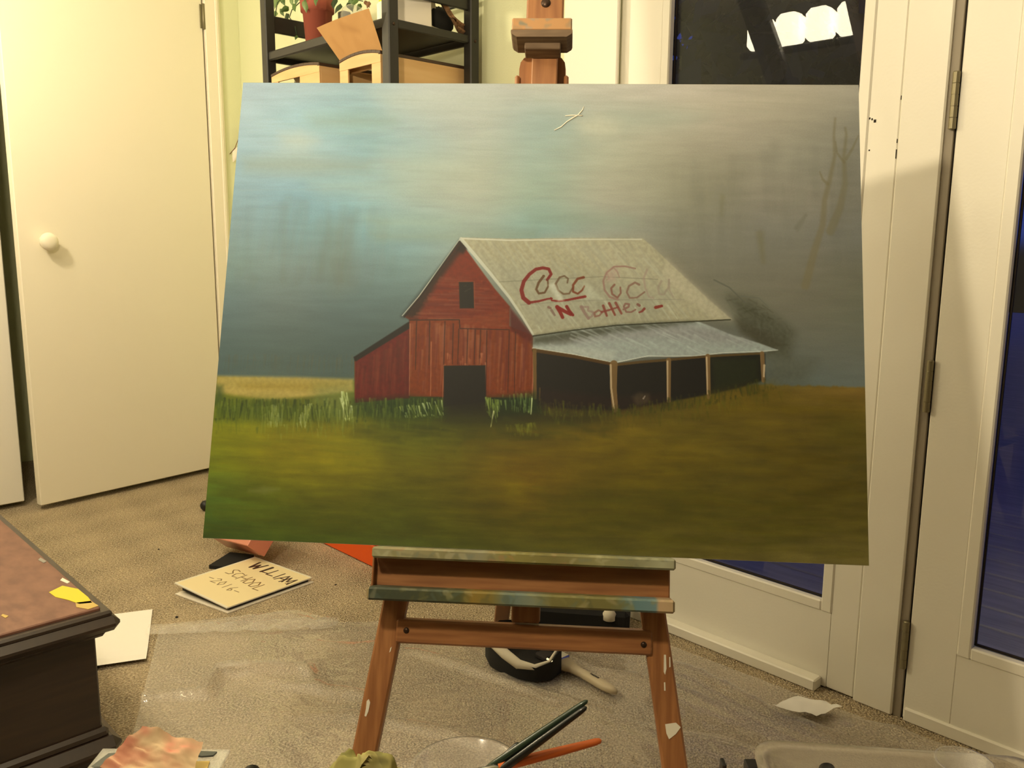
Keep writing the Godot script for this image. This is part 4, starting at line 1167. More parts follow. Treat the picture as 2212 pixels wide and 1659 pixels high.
func easel() -> void:
	var fr := Basis(CU, -CV, CN).orthonormalized()
	var o := thing("easel", "brown wooden easel with paint-crusted ledges holding the barn painting", "easel", CO + CU * 0.505 + CV * 1.315, fr)
	var st := begin()
	bx(st, E(0.4865, -0.09, -0.052), E(0.5300, 0.868, -0.022))
	obj("mast", st, M.mast_wood, o)
	block("upper_mast", E(0.4745, -0.52, -0.045), E(0.5375, -0.095, -0.018), M.mast_wood, o, 0.003)
	var knot := begin(true)
	lathe(knot, [[0.0, 0.002], [0.008, 0.0015], [0.009, -0.002]], 14, Transform3D(Basis(Vector3.RIGHT, deg_to_rad(90.0)), E(0.507, -0.155, -0.018)))
	obj("knot", knot, M.screw, o)
	# rounded slider board behind the mast
	st = begin()
	var out := PackedVector2Array()
	for k in 9:
		var g := PI * k / 8.0
		out.append(Vector2(-0.0015 + 0.040 * signf(cos(g)) * pow(absf(cos(g)), 0.6), 1.369 + 0.027 * pow(sin(g), 0.8)))
	out.append(Vector2(-0.0415, 1.05))
	out.append(Vector2(0.0385, 1.05))
	prism(st, out, -0.078, -0.053)
	obj("slider_board", st, M.mast_wood, o)
	for x in [[0.4570, 0.4650], [0.5405, 0.5490]]:
		block("slider_guide", E(x[0], -0.040, -0.085), E(x[1], 0.25, -0.045), M.mast_wood, o, 0.003)
	# top clamp: a block with a dark rounded lip and a narrower stop under it
	st = begin()
	bx(st, E(0.4545, -0.1005, -0.022), E(0.5530, -0.0785, 0.028), 0.002)
	var cl := obj("top_clamp", st, M.clamp_paint, o)
	st = begin()
	prism(st, PackedVector2Array([Vector2(-0.0515, 1.3938), Vector2(0.0490, 1.3938), Vector2(0.0492, 1.3905), Vector2(0.0475, 1.3865), Vector2(0.040, 1.3815), Vector2(-0.042, 1.3815), Vector2(-0.0495, 1.3865), Vector2(-0.0517, 1.3905)]), -0.022, 0.0285)
	obj("clamp_lip", st, M.clamp_lip, cl)
	block("clamp_stop", E(0.4755, -0.0700, -0.022), E(0.5350, -0.0560, 0.010), M.clamp_lip, cl, 0.0015)
	# painting ledge, panel and brush ledge
	block("upper_ledge", E(0.2760, 0.7600, -0.02), E(0.7290, 0.7768, 0.032), M.upper_rail_paint, o, 0.003)
	block("ledge_panel", E(0.2735, 0.775, -0.022), E(0.7245, 0.824, -0.002), M.panel_wood, o, 0.002)
	block("panel_edge", E(0.2735, 0.7765, -0.002), E(0.2765, 0.823, 0.012), M.easel_wood, o, 0.001)
	block("lower_ledge", E(0.2728, 0.8190, -0.02), E(0.7278, 0.8382, 0.036), M.lower_rail_paint, o, 0.003)
	# splayed front legs and their crossbar
	for s in [[0.372, 0.40, 0.303, 0.86, 0.2335, 1.312], [0.632, 0.40, 0.7075, 0.86, 0.7765, 1.312]]:
		st = begin()
		bar(st, E(s[0], s[1], -0.035), E(s[4], s[5], -0.035), 0.0375, 0.024, Vector3.BACK, 0.003)
		var leg := obj("leg", st, M.easel_wood, o)
		if s[0] < 0.5:
			smear_on(leg, [Vector2(0.270, 0.995), Vector2(0.273, 0.992), Vector2(0.2755, 0.997), Vector2(0.2735, 1.010), Vector2(0.2705, 1.018), Vector2(0.268, 1.017), Vector2(0.2695, 1.006)])
			smear_on(leg, [Vector2(0.302, 0.915), Vector2(0.304, 0.913), Vector2(0.3025, 0.92), Vector2(0.3005, 0.922)])
		else:
			smear_on(leg, [Vector2(0.719, 0.905), Vector2(0.722, 0.905), Vector2(0.723, 0.925), Vector2(0.721, 0.934), Vector2(0.719, 0.93)])
			smear_on(leg, [Vector2(0.727, 0.908), Vector2(0.7285, 0.908), Vector2(0.729, 0.922), Vector2(0.7272, 0.923)])
			smear_on(leg, [Vector2(0.7195, 0.945), Vector2(0.7215, 0.945), Vector2(0.722, 0.957), Vector2(0.720, 0.957)])
			smear_on(leg, [Vector2(0.722, 1.005), Vector2(0.738, 1.002), Vector2(0.745, 1.008), Vector2(0.738, 1.018), Vector2(0.728, 1.026), Vector2(0.724, 1.018)])
	var cb := block("crossbar", E(0.3095, 0.871, -0.047), E(0.7015, 0.907, -0.018), M.easel_wood_across, o, 0.003)
	for p in [Vector2(0.326, 0.887), Vector2(0.688, 0.891)]:
		st = begin(true)
		lathe(st, [[0.0, 0.0], [0.0045, 0.0], [0.0045, 0.001], [0.0, 0.0016]], 14, Transform3D(Basis(Vector3.RIGHT, deg_to_rad(90.0)), E(p.x, p.y, -0.018)))
		obj("screw", st, M.screw, cb)
	# the rear leg, hinged to the mast
	st = begin()
	var inv := o.transform.affine_inverse()
	bar(st, E(0.512, 0.30, -0.075), inv * Vector3(-0.86, 0.012, 0.36), 0.036, 0.022, Vector3.BACK, 0.003)
	obj("rear_leg", st, M.easel_wood, o)

func smear_on(leg: Node, pts: Array) -> void:
	var poly := PackedVector2Array()
	for p in pts:
		poly.append(Vector2(p.x - 0.505, 1.315 - p.y))
	var st := begin()
	prism(st, poly, -0.0235, -0.0222)
	obj("paint_drip", st, M.paint_white, leg)

func painting() -> void:
	var fr := Basis(CU, -CV, CN).orthonormalized()
	var o := thing("painting", "large unframed painting of a red barn under a stormy sky on the easel", "painting", CO + CU * 0.508 + CV * 0.7598, fr)
	block("stretched_canvas", Vector3(-0.508, 0.0, -0.0195), Vector3(0.508, 0.7598, -0.0003), M.canvas_edge, o, 0.0015)
	var st := begin()
	var q := [[Vector3(-0.5078, 0.7595, 0), Vector2(0, 0)], [Vector3(0.5078, 0.7595, 0), Vector2(1, 0)], [Vector3(0.5078, 0.0003, 0), Vector2(1, 1)], [Vector3(-0.5078, 0.0003, 0), Vector2(0, 1)]]
	for k in [0, 1, 2, 0, 2, 3]:
		st.set_uv(q[k][1])
		st.add_vertex(q[k][0])
	st.generate_tangents.call_deferred()
	obj("painted_face", st, M.painted_canvas, o)
	# raised crease of thick paint in the sky
	for c in [[[0.529, 0.0815], [0.540, 0.0755], [0.549, 0.0665], [0.558, 0.0605], [0.567, 0.055], [0.574, 0.046], [0.576, 0.040]], [[0.546, 0.0565], [0.556, 0.0555], [0.567, 0.0555], [0.574, 0.056]]]:
		st = begin(true)
		var pts := []
		for p in c:
			pts.append(Vector3(p[0] - 0.508, 0.7598 - p[1], 0.0003))
		tube(st, pts, [0.0008, 0.0011, 0.0010, 0.0013, 0.0012, 0.0009, 0.0005], 6)
		obj("paint_crease", st, M.paint_white, o)

# ------------------------------------------------------------------ shelf unit in the corner
func shelf_unit() -> void:
	var o := thing("shelf_unit", "black metal shelf unit in the corner behind the painting", "shelf", Vector3(-1.66, 0, 0.19))
	var p := Vector3(-1.66, 0, 0.19)
	for x in [-1.978, -1.328]:
		for z in [0.048, 0.334]:
			var st := begin()
			bx(st, Vector3(x - 0.0165, 0, z - 0.0165) - p, Vector3(x + 0.0165, 1.745, z + 0.0165) - p, 0.003)
			var post := obj("post", st, M.black_steel, o)
			for y in [1.552, 0.86]:
				var s2 := begin(true)
				lathe(s2, [[0.0, 0.0], [0.0045, 0.0], [0.0042, 0.002], [0.0, 0.0026]], 10, Transform3D(Basis(Vector3.BACK, deg_to_rad(-90.0)), Vector3(x + 0.0165, y, z) - p))
				obj("bolt", s2, M.screw, post)
	for y in [0.42, 0.80, 1.180, 1.566]:
		var st := begin()
		bx(st, Vector3(-1.985, y - 0.003, 0.05) - p, Vector3(-1.330, y, 0.333) - p, 0.001)
		bx(st, Vector3(-1.985, y - 0.022, 0.333) - p, Vector3(-1.330, y + 0.006, 0.344) - p, 0.004)
		bx(st, Vector3(-1.332, y - 0.02, 0.05) - p, Vector3(-1.320, y + 0.002, 0.333) - p, 0.002)
		bx(st, Vector3(-1.996, y - 0.02, 0.05) - p, Vector3(-1.984, y + 0.002, 0.333) - p, 0.002)
		bx(st, Vector3(-1.985, y - 0.02, 0.035) - p, Vector3(-1.330, y + 0.002, 0.047) - p, 0.002)
		obj("shelf", st, M.black_steel, o)
	for x in [-1.978, -1.328]:
		block("side_rail", Vector3(x - 0.006, 1.635, 0.06) - p, Vector3(x + 0.006, 1.685, 0.325) - p, M.black_steel, o, 0.002)
	block("back_rail", Vector3(-1.985, 1.660, 0.034) - p, Vector3(-1.330, 1.674, 0.044) - p, M.black_steel, o, 0.002)

func wooden_box(label: String, x0: float, x1: float, z0: float, z1: float, y0: float, y1: float, h0: Vector2, h1: Vector2) -> void:
	var p := Vector3((x0 + x1) / 2, y0, (z0 + z1) / 2)
	var o := thing("storage_box", label, "box", p, Basis.IDENTITY, "plywood boxes on the black shelf")
	var th := 0.006
	var arch := func(x: float) -> float:
		var t := (x - x0) / (x1 - x0)
		return y1 - 0.011 * pow(2.0 * clampf(t, 0.0, 1.0) - 1.0, 2.0)
	# front panel with a square hand hole, its upper edge arched
	var st := begin()
	bx(st, Vector3(x0, y0, z1 - th) - p, Vector3(h0.x, h1.y, z1) - p, 0.001)
	bx(st, Vector3(h1.x, y0, z1 - th) - p, Vector3(x1, h1.y, z1) - p, 0.001)
	bx(st, Vector3(h0.x, y0, z1 - th) - p, Vector3(h1.x, h0.y, z1) - p, 0.001)
	var out := PackedVector2Array([Vector2(x0 - p.x, h1.y - p.y), Vector2(x1 - p.x, h1.y - p.y)])
	for k in range(10, -1, -1):
		var x := lerpf(x0, x1, k / 10.0)
		out.append(Vector2(x - p.x, arch.call(x) - p.y))
	prism(st, out, z1 - th - p.z, z1 - p.z)
	obj("front_panel", st, M.plywood, o)
	block("side_panel", Vector3(x1 - th, y0, z0) - p, Vector3(x1, y1 - 0.011, z1 - th) - p, M.plywood, o, 0.001)
	block("side_panel", Vector3(x0, y0, z0) - p, Vector3(x0 + th, y1 - 0.03, z1 - th) - p, M.plywood, o, 0.001)
	block("back_panel", Vector3(x0 + th, y0, z0) - p, Vector3(x1 - th, y1 - 0.03, z0 + th) - p, M.plywood, o, 0.001)
	block("bottom", Vector3(x0 + th, y0, z0 + th) - p, Vector3(x1 - th, y0 + th, z1 - th) - p, M.plywood, o, 0.001)
	# dark edging along the top
	st = begin()
	for k in 10:
		var xa := lerpf(x0, x1, k / 10.0)
		var xb := lerpf(x0, x1, (k + 1) / 10.0)
		bar(st, Vector3(xa, arch.call(xa) + 0.003, z1 - 0.003) - p, Vector3(xb + 0.0005, arch.call(xb) + 0.003, z1 - 0.003) - p, 0.008, 0.010, Vector3.BACK, 0.001)
	bx(st, Vector3(x1 - 0.009, y1 - 0.013, z0) - p, Vector3(x1 + 0.001, y1 - 0.004, z1 + 0.001) - p, 0.001)
	obj("edging", st, M.box_rim, o)

func leaf_mesh() -> ArrayMesh:
	var st := begin(true)
	sheet(st, 4, 6, func(u: float, v: float) -> Vector3:
		var w := 0.5 * sin(PI * pow(v, 0.62)) * (1.0 - 0.25 * v)
		var x := (u - 0.5) * 2.0 * w
		return Vector3(x * 0.62, -v, 0.16 * sin(v * 2.4) - absf(x) * 0.25 + (0.04 if v < 0.1 else 0.0)), Vector3.BACK)
	st.generate_normals()
	return st.commit()

func shelf_things() -> void:
	wooden_box("plywood box with a kraft sheet standing in it, by the front post", -1.556, -1.357, 0.040, 0.346, 1.180, 1.494, Vector2(-1.514, 1.390), Vector2(-1.399, 1.461))
	wooden_box("plywood box at the left end of the shelf, lower than its neighbour", -1.945, -1.663, 0.040, 0.346, 1.180, 1.504, Vector2(-1.905, 1.39), Vector2(-1.775, 1.474))
	# kraft sheet
	var st := begin(true)
	var A := Vector3(-1.5995, 1.578, 0.390)
	var B := Vector3(-1.343, 1.5855, 0.390)
	var Cc := Vector3(-1.366, 1.455, 0.318)
	var Dd := Vector3(-1.548, 1.455, 0.318)
	sheet(st, 10, 10, func(u: float, v: float) -> Vector3:
		return bilerp(A, B, Cc, Dd, u, v) + Vector3(0, 0, 0.006 * sin(PI * u) * (1.0 - v)), Vector3.BACK)
	tag(obj("kraft_sheet", st, M.kraft), "stained brown kraft paper sheet sticking up from the plywood box", "paper")
	# potted plant
	var pp := Vector3(-1.868, 1.566, 0.220)
	var o := thing("potted_plant", "trailing green plant in a terracotta pot on the black shelf", "plant", pp)
	st = begin(true)
	lathe(st, [[0.0, 0.0], [0.036, 0.0], [0.046, 0.125], [0.052, 0.127], [0.054, 0.165], [0.048, 0.165], [0.046, 0.148], [0.0, 0.148]], 24)
	obj("pot", st, M.terracotta, o)
	st = begin(true)
	lathe(st, [[0.047, 0.150], [0.02, 0.155], [0.0, 0.156]], 16)
	obj("soil", st, M.soil, o)
	var lm := leaf_mesh()
	var rng := RandomNumberGenerator.new()
	rng.seed = 8
	var mats := [M.leaf, M.leaf_pale, M.leaf_dark, M.leaf_dry]
	# leaf: place, length, tilt in the picture, tone
	var leaves := LEAVES
	for L in leaves:
		var face := Basis(Vector3.UP, deg_to_rad(45.0 + rng.randf_range(-28, 28))) * Basis(Vector3.RIGHT, deg_to_rad(rng.randf_range(-25, 10))) * Basis(Vector3.BACK, deg_to_rad(L[4]))
		reuse("leaf", lm, mats[L[5]], o, Transform3D(face.scaled(Vector3.ONE * L[3]), Vector3(L[0], L[1], L[2]) - pp))
	for s in STEMS:
		st = begin(true)
		var pts := []
		for q in s:
			pts.append(Vector3(q[0], q[1], q[2]) - pp)
		tube(st, pts, [0.0022, 0.0016], 6)
		obj("stem", st, M.leaf_dark, o)
	# glass jar
	st = begin(true)
	lathe(st, [[0.0, 0.0], [0.034, 0.0], [0.036, 0.006], [0.036, 0.085], [0.028, 0.105], [0.012, 0.114], [0.0, 0.115]], 24, at_(Vector3(-1.665, 1.566, 0.225)))
	tag(obj("glass_jar", st, M.clear_cup), "small clear glass jar behind the kraft sheet", "jar")
	# squeeze bottle
	var sb := thing("squeeze_bottle", "white squeeze bottle with a bright yellow nozzle by the shelf post", "bottle", Vector3(-1.425, 1.566, 0.285))
	st = begin(true)
	lathe(st, [[0.0, 0.0], [0.016, 0.0], [0.018, 0.004], [0.018, 0.062], [0.010, 0.070], [0.0, 0.070]], 18)
	obj("body", st, M.plastic_white, sb)
	st = begin(true)
	lathe(st, [[0.012, 0.068], [0.012, 0.084], [0.005, 0.090], [0.003, 0.125], [0.0, 0.126]], 14)
	obj("nozzle", st, M.plastic_yellow, sb)
	# blank canvases standing on end
	st = begin()
	cbox(st, Transform3D(Basis(Vector3.UP, deg_to_rad(-22.0)) * Basis(Vector3.BACK, deg_to_rad(4.0)), Vector3(-1.372, 1.682, 0.235)), Vector3(0.016, 0.225, 0.118), 0.002)
	tag(obj("blank_canvas", st, M.white_card), "white blank canvas standing on the shelf beside the front post", "canvas")
	st = begin()
	cbox(st, Transform3D(Basis(Vector3.UP, deg_to_rad(-18.0)) * Basis(Vector3.BACK, deg_to_rad(6.0)) * Basis(Vector3.RIGHT, deg_to_rad(8.0)), Vector3(-1.392, 1.680, 0.168)), Vector3(0.014, 0.22, 0.050), 0.002)
	tag(obj("blank_canvas", st, M.grey_card), "narrow greyish board leaning behind the white blank canvas on the shelf", "board")
	# black pouch and brown cloth
	st = begin(true)
	var nz := FastNoiseLite.new()
	nz.seed = 6
	nz.frequency = 9.0
	sheet(st, 16, 10, func(u: float, v: float) -> Vector3:
		var g := TAU * u
		var e := PI * v
		var r := 1.0 + 0.15 * nz.get_noise_3d(cos(g), sin(g), v * 2.0)
		return Vector3(-1.385 + 0.028 * cos(g) * sin(e) * r, 1.604 - 0.040 * cos(e) * r, 0.122 + 0.052 * sin(g) * sin(e) * r), Vector3.RIGHT)
	tag(obj("black_pouch", st, M.black_cloth), "small black cloth pouch on the shelf beside the blank canvas", "pouch")
	st = begin(true)
	sheet(st, 14, 26, func(u: float, v: float) -> Vector3:
		var a := Vector3(-1.372, 1.70, 0.165)
		var b := Vector3(-1.340, 1.600, 0.100)
		var c := Vector3(-1.350, 1.580, 0.030)
		var p := a.lerp(b, smoothstep(0.0, 0.55, v)).lerp(c, smoothstep(0.5, 1.0, v))
		var w := 0.016 + 0.030 * v
		return p + Vector3(0.010 * sin(u * 14.0 + v * 5.0), w * (0.5 - u) * 1.25, w * (0.5 - u) * 0.9 + 0.004 * sin(u * 9.0)), Vector3.RIGHT)
	tag(obj("brown_cloth", st, M.striped_cloth), "twisted brown striped cloth hanging over the shelf edge", "cloth")
	# crumpled white bag behind the left box
	st = begin(true)
	sheet(st, 18, 10, func(u: float, v: float) -> Vector3:
		var g := TAU * u
		var e := PI * v
		var r := 1.0 + 0.3 * nz.get_noise_3d(cos(g) * 0.3, sin(g) * 0.3, v)
		return Vector3(-1.88 + 0.10 * cos(g) * sin(e) * r, 1.490 - 0.045 * cos(e) * r, 0.20 + 0.09 * sin(g) * sin(e) * r), Vector3.UP)
	tag(obj("white_bag", st, M.plastic_white), "crumpled white bag lying in the left plywood box", "bag")
	# white flower on the wall
	var fl := thing("white_flower", "white artificial flower against the wall beside the closet casing", "flower", Vector3(LEFT + 0.002, 1.30, 0.035))
	for q in [[Vector3(0.02, 0.115, -0.008), 0.045, 60.0], [Vector3(0.02, 0.060, -0.005), 0.070, -25.0], [Vector3(0.012, 0.058, 0.004), 0.05, 55.0]]:
		reuse("petal", lm, M.white_card, fl, Transform3D((Basis(Vector3.UP, deg_to_rad(60.0)) * Basis(Vector3.BACK, deg_to_rad(q[2]))).scaled(Vector3.ONE * q[1]), q[0]))
	st = begin(true)
	tube(st, [Vector3(0.0, 0.03, 0.03), Vector3(0.012, 0.055, 0.012), Vector3(0.018, 0.11, -0.01), Vector3(0.01, 0.13, -0.02)], [0.0016], 6)
	obj("stem", st, M.leaf_dry, fl)

# ------------------------------------------------------------------ things on the floor
func letters(img: Image, text: String, x: float, y: float, size: float, gap: float, slope: float, col: Color, wide: float) -> void:
	var F := {"W": [[0, 0, .25, 1, .5, .3, .75, 1, 1, 0]], "I": [[.5, 0, .5, 1]], "L": [[.2, 0, .15, 1, .85, .95]], "A": [[0, 1, .5, 0, 1, 1], [.25, .65, .8, .62]], "M": [[0, 1, .15, 0, .5, .7, .85, 0, 1, 1]], "s": [[.8, .5, .4, .45, .35, .65, .7, .75, .65, .95, .2, .95]], "S": [[.9, .08, .5, 0, .15, .2, .4, .45, .75, .65, .6, .95, .1, .95]], "C": [[.85, .15, .4, .1, .1, .5, .3, .95, .85, .9]], "H": [[.1, 0, .1, 1], [.9, 0, .9, 1], [.1, .5, .9, .5]], "O": [[.5, 0, .1, .4, .3, .95, .7, .95, .9, .45, .5, 0]], "2": [[.1, .2, .5, 0, .85, .25, .1, 1, .95, .95]], "0": [[.5, 0, .15, .5, .5, 1, .85, .5, .5, 0]], "1": [[.5, 0, .5, 1]], "6": [[.7, 0, .25, .55, .4, 1, .8, .8, .6, .55, .25, .65]], "-": [[.1, .55, .8, .5]]}
	for k in text.length():
		var ch := text[k]
		if F.has(ch):
			for s in F[ch]:
				var p := []
				for j in s.size() / 2:
					p.append(x + s[2 * j] * size * 0.72)
					p.append(y + s[2 * j + 1] * size)
				paint_line(img, col, 0.9, wide, wide, 1.2, p)
		x += gap
		y += slope

func floor_things() -> void:
	# ring binder
	var b := thing("ring_binder", "cream ring binder with handwriting on its cover, lying on the carpet", "binder", Vector3(-1.6, 0, 0.70))
	var p := Vector3(-1.6, 0, 0.70)
	var im := Image.create(512, 640, false, Image.FORMAT_RGB8)
	im.fill(Color8(232, 216, 172))
	im.fill_rect(Rect2i(0, 0, 512, 12), Color8(226, 222, 206))
	im.fill_rect(Rect2i(0, 628, 512, 12), Color8(226, 222, 206))
	im.fill_rect(Rect2i(0, 0, 12, 640), Color8(226, 222, 206))
	letters(im, "WI", 100.0, 50.0, 100.0, 84.0, 2.0, Color8(40, 22, 20), 17.0)
	letters(im, "LLIAM", 216.0, 56.0, 92.0, 52.0, 9.0, Color8(52, 30, 26), 11.0)
	letters(im, "s", 462.0, 134.0, 44.0, 40.0, 0.0, Color8(70, 44, 36), 6.0)
	letters(im, "SCHOOL", 76.0, 232.0, 88.0, 62.0, 9.0, Color8(104, 80, 48), 8.0)
	letters(im, "-2016-", 70.0, 394.0, 70.0, 54.0, 5.0, Color8(104, 80, 48), 7.0)
	var m := mat("binder_print", Color.WHITE, 0.35)
	m.albedo_texture = ImageTexture.create_from_image(im)
	var c0 := Vector3(-1.672, 0.034, 0.856) - p
	var c1 := Vector3(-1.455, 0.016, 0.806) - p
	var c2 := Vector3(-1.483, 0.016, 0.529) - p
	var c3 := Vector3(-1.712, 0.030, 0.590) - p
	var lift := func(called: String, a: Vector3, bb: Vector3, cc: Vector3, dd: Vector3, thick: float, mm: Material) -> MeshInstance3D:
		var st := begin()
		var t := Vector3(0, thick, 0)
		sheet(st, 6, 6, func(u: float, v: float) -> Vector3: return bilerp(a, bb, cc, dd, v, u), Vector3.UP)
		sheet(st, 1, 1, func(u: float, v: float) -> Vector3: return bilerp(a - t, bb - t, cc - t, dd - t, v, u), Vector3.DOWN)
		for e in [[a, bb], [bb, cc], [cc, dd], [dd, a]]:
			quad(st, e[0], e[1], e[1] - t, e[0] - t, (e[0] + e[1]) / 2.0 - (a + cc) / 2.0)
		return obj(called, st, mm, b)
	var st := begin()
	# the cover reads along c0-c1 with its head towards c3-c2
	sheet(st, 6, 6, func(u: float, v: float) -> Vector3: return bilerp(c3, c2, c1, c0, u, v) + Vector3(0, 0.0004, 0), Vector3.UP)
	obj("cover_print", st, m, b)
	lift.call("front_cover", c0, c1, c2, c3, 0.0028, M.white_card)
	var g0 := Vector3(-1.668, 0.004, 0.858) - p
	var g1 := Vector3(-1.450, 0.004, 0.806) - p
	var g2 := Vector3(-1.478, 0.004, 0.527) - p
	var g3 := Vector3(-1.712, 0.004, 0.590) - p
	lift.call("back_cover", g0, g1, g2, g3, 0.003, M.white_card)
	var n0 := Vector3(-1.660, 0.010, 0.845) - p
	lift.call("pages", Vector3(-1.662, 0.018, 0.838) - p, Vector3(-1.462, 0.0125, 0.797) - p, Vector3(-1.488, 0.0125, 0.54) - p, Vector3(-1.70, 0.018, 0.60) - p, 0.008, M.ink)
	# black booklet under the binder
	st = begin()
	cbox(st, Transform3D(Basis(Vector3.UP, deg_to_rad(32.0)), Vector3(-1.782, 0.006, 0.632)), Vector3(0.085, 0.012, 0.115), 0.001)
	tag(obj("black_booklet", st, M.black_cloth), "black booklet on the carpet between the binder and the salmon box", "booklet")
	# salmon box, tilted on its edge
	var ea := Vector3(-0.9899, -0.1402, 0.0200)
	var eb := Vector3(0.0784, -0.6604, -0.7469)
	var ec := Vector3(-0.1179, 0.7378, -0.6647)
	var s := Vector3(0.24, 0.070, 0.13)
	var corner := Vector3(-1.660, 0.092, 0.640)
	st = begin()
	cbox(st, Transform3D(Basis(ea, eb, ec).orthonormalized(), corner + (ea * s.x + eb * s.y + ec * s.z) / 2.0), s, 0.002)
	tag(obj("salmon_box", st, M.salmon_card), "glossy salmon-pink cardboard box tipped on its edge behind the binder", "box")
	# orange crate under the shelf
	var oc := thing("orange_crate", "orange plastic crate on the carpet under the black shelf", "crate", Vector3(-1.56, 0, 0.2))
	block("crate_body", Vector3(-0.22, 0.0, -0.12), Vector3(0.20, 0.075, 0.136), M.orange_plastic, oc, 0.006)
	block("crate_rim", Vector3(-0.226, 0.078, -0.126), Vector3(0.206, 0.11, 0.142), M.orange_plastic, oc, 0.006)
	st = begin(true)
	lathe(st, [[0.0, 0.0], [0.012, 0.004], [0.018, 0.013], [0.0195, 0.020], [0.018, 0.027], [0.012, 0.036], [0.0, 0.040]], 18, at_(Vector3(-2.33, 0.0, 0.465)))
	tag(obj("rubber_ball", st, M.black_rubber), "small black ball on the carpet at the left edge of the painting", "ball")
	# loose paper
	st = begin()
	sheet(st, 8, 8, func(u: float, v: float) -> Vector3:
		var r := bilerp(Vector3(-1.610, 0, 0.943), Vector3(-1.329, 0, 1.0686), Vector3(-1.418, 0, 1.268), Vector3(-1.699, 0, 1.142), u, v)
		return r + Vector3(0, 0.003 + 0.008 * pow(u, 6.0), 0), Vector3.UP)
	tag(obj("white_paper", st, M.paper), "blank white sheet of paper on the carpet beside the wooden chest", "paper")
	# crumbs on the carpet
	for k in [[-1.52, 0.915, 0.004], [-2.05, 0.75, 0.003], [-1.42, 0.49, 0.003]]:
		st = begin(true)
		lathe(st, [[0.0, 0.0], [k[2], 0.001], [k[2] * 0.8, k[2]], [0.0, k[2] * 1.2]], 7, at_(Vector3(k[0], 0.0, k[1])))
		tag(obj("crumb", st, M.ink), ["dark crumb on the carpet by the white paper", "dark crumb on the carpet before the closet door", "dark crumb on the carpet right of the binder"][int(names["crumb"])], "crumb")
	pencil_case()
	flat_brush()
	# scrap of white tape near the door
	st = begin(true)
	var nz := FastNoiseLite.new()
	nz.frequency = 14.0
	sheet(st, 8, 6, func(u: float, v: float) -> Vector3:
		return Vector3(-0.175 + 0.085 * u - 0.02 * v, 0.026 + 0.008 * nz.get_noise_2d(u, v), 0.118 + 0.075 * v - 0.03 * u), Vector3.UP)
	tag(obj("tape_scrap", st, M.paper), "scrap of white tape on the plastic by the glazed door", "scrap")

func pencil_case() -> void:
	var p := Vector3(-0.70, 0.0, 0.40)
	var o := thing("pencil_case", "open black soft case with pale lining on the plastic under the easel", "case", p)
	var base := [Vector2(-0.745, 0.500), Vector2(-0.70, 0.502), Vector2(-0.66, 0.494), Vector2(-0.622, 0.474), Vector2(-0.604, 0.440), Vector2(-0.612, 0.400), Vector2(-0.64, 0.372), Vector2(-0.70, 0.362), Vector2(-0.775, 0.376), Vector2(-0.80, 0.42), Vector2(-0.79, 0.475)]
	var n := base.size()
	var st := begin(true)
	var hgt := func(k: int) -> float:
		return [0.060, 0.050, 0.036, 0.034, 0.044, 0.062, 0.066, 0.066, 0.068, 0.07, 0.068][k % n]
	for k in n:
		var a: Vector2 = base[k]
		var b: Vector2 = base[(k + 1) % n]
		var a3 := Vector3(a.x, 0.012, a.y) - p
		var b3 := Vector3(b.x, 0.012, b.y) - p
		var out := Vector3(a.x + b.x + 1.40, 0, a.y + b.y - 0.86)
		quad(st, a3, b3, b3 + Vector3(0, hgt.call(k + 1), 0), a3 + Vector3(0, hgt.call(k), 0), out)
	obj("shell", st, M.black_cloth, o)
	st = begin()
	for k in range(1, n - 1):
		tri(st, Vector3(base[0].x, 0.013, base[0].y) - p, Vector3(base[k].x, 0.013, base[k].y) - p, Vector3(base[k + 1].x, 0.013, base[k + 1].y) - p, Vector3.UP)
	obj("floor", st, M.dark_inside, o)
	# thick pale lining rolled over the front edge
	st = begin(true)
	var pts := []
	for k in [10, 0, 1, 2, 3, 4, 5]:
		var q: Vector2 = base[k]
		var c := Vector2(-0.70, 0.43)
		var r := q.lerp(c, 0.10)
		pts.append(Vector3(r.x, 0.012 + hgt.call(k) - 0.004, r.y) - p)
	tube(st, pts, [0.006, 0.011, 0.012, 0.011, 0.008, 0.004, 0.003], 10)
	obj("lining", st, M.lining, o)
	# the lid folded back towards the wall
	st = begin()
	bar(st, Vector3(-0.868, 0.045, 0.262) - p, Vector3(-0.650, 0.045, 0.100) - p, 0.07, 0.135, Vector3(0.6, 0, 0.8), 0.012)
	obj("lid", st, M.black_cloth, o)
	st = begin(true)
	tube(st, [Vector3(-0.850, 0.078, 0.30) - p, Vector3(-0.800, 0.085, 0.262) - p], [0.009], 12)
	obj("eraser", st, M.lining, o)
	st = begin(true)
	lathe(st, [[0.0, 0.0], [0.017, 0.0], [0.017, 0.016], [0.008, 0.026], [0.0, 0.028]], 14, at_(Vector3(-0.655, 0.058, 0.178) - p))
	obj("cap", st, M.lining, o)

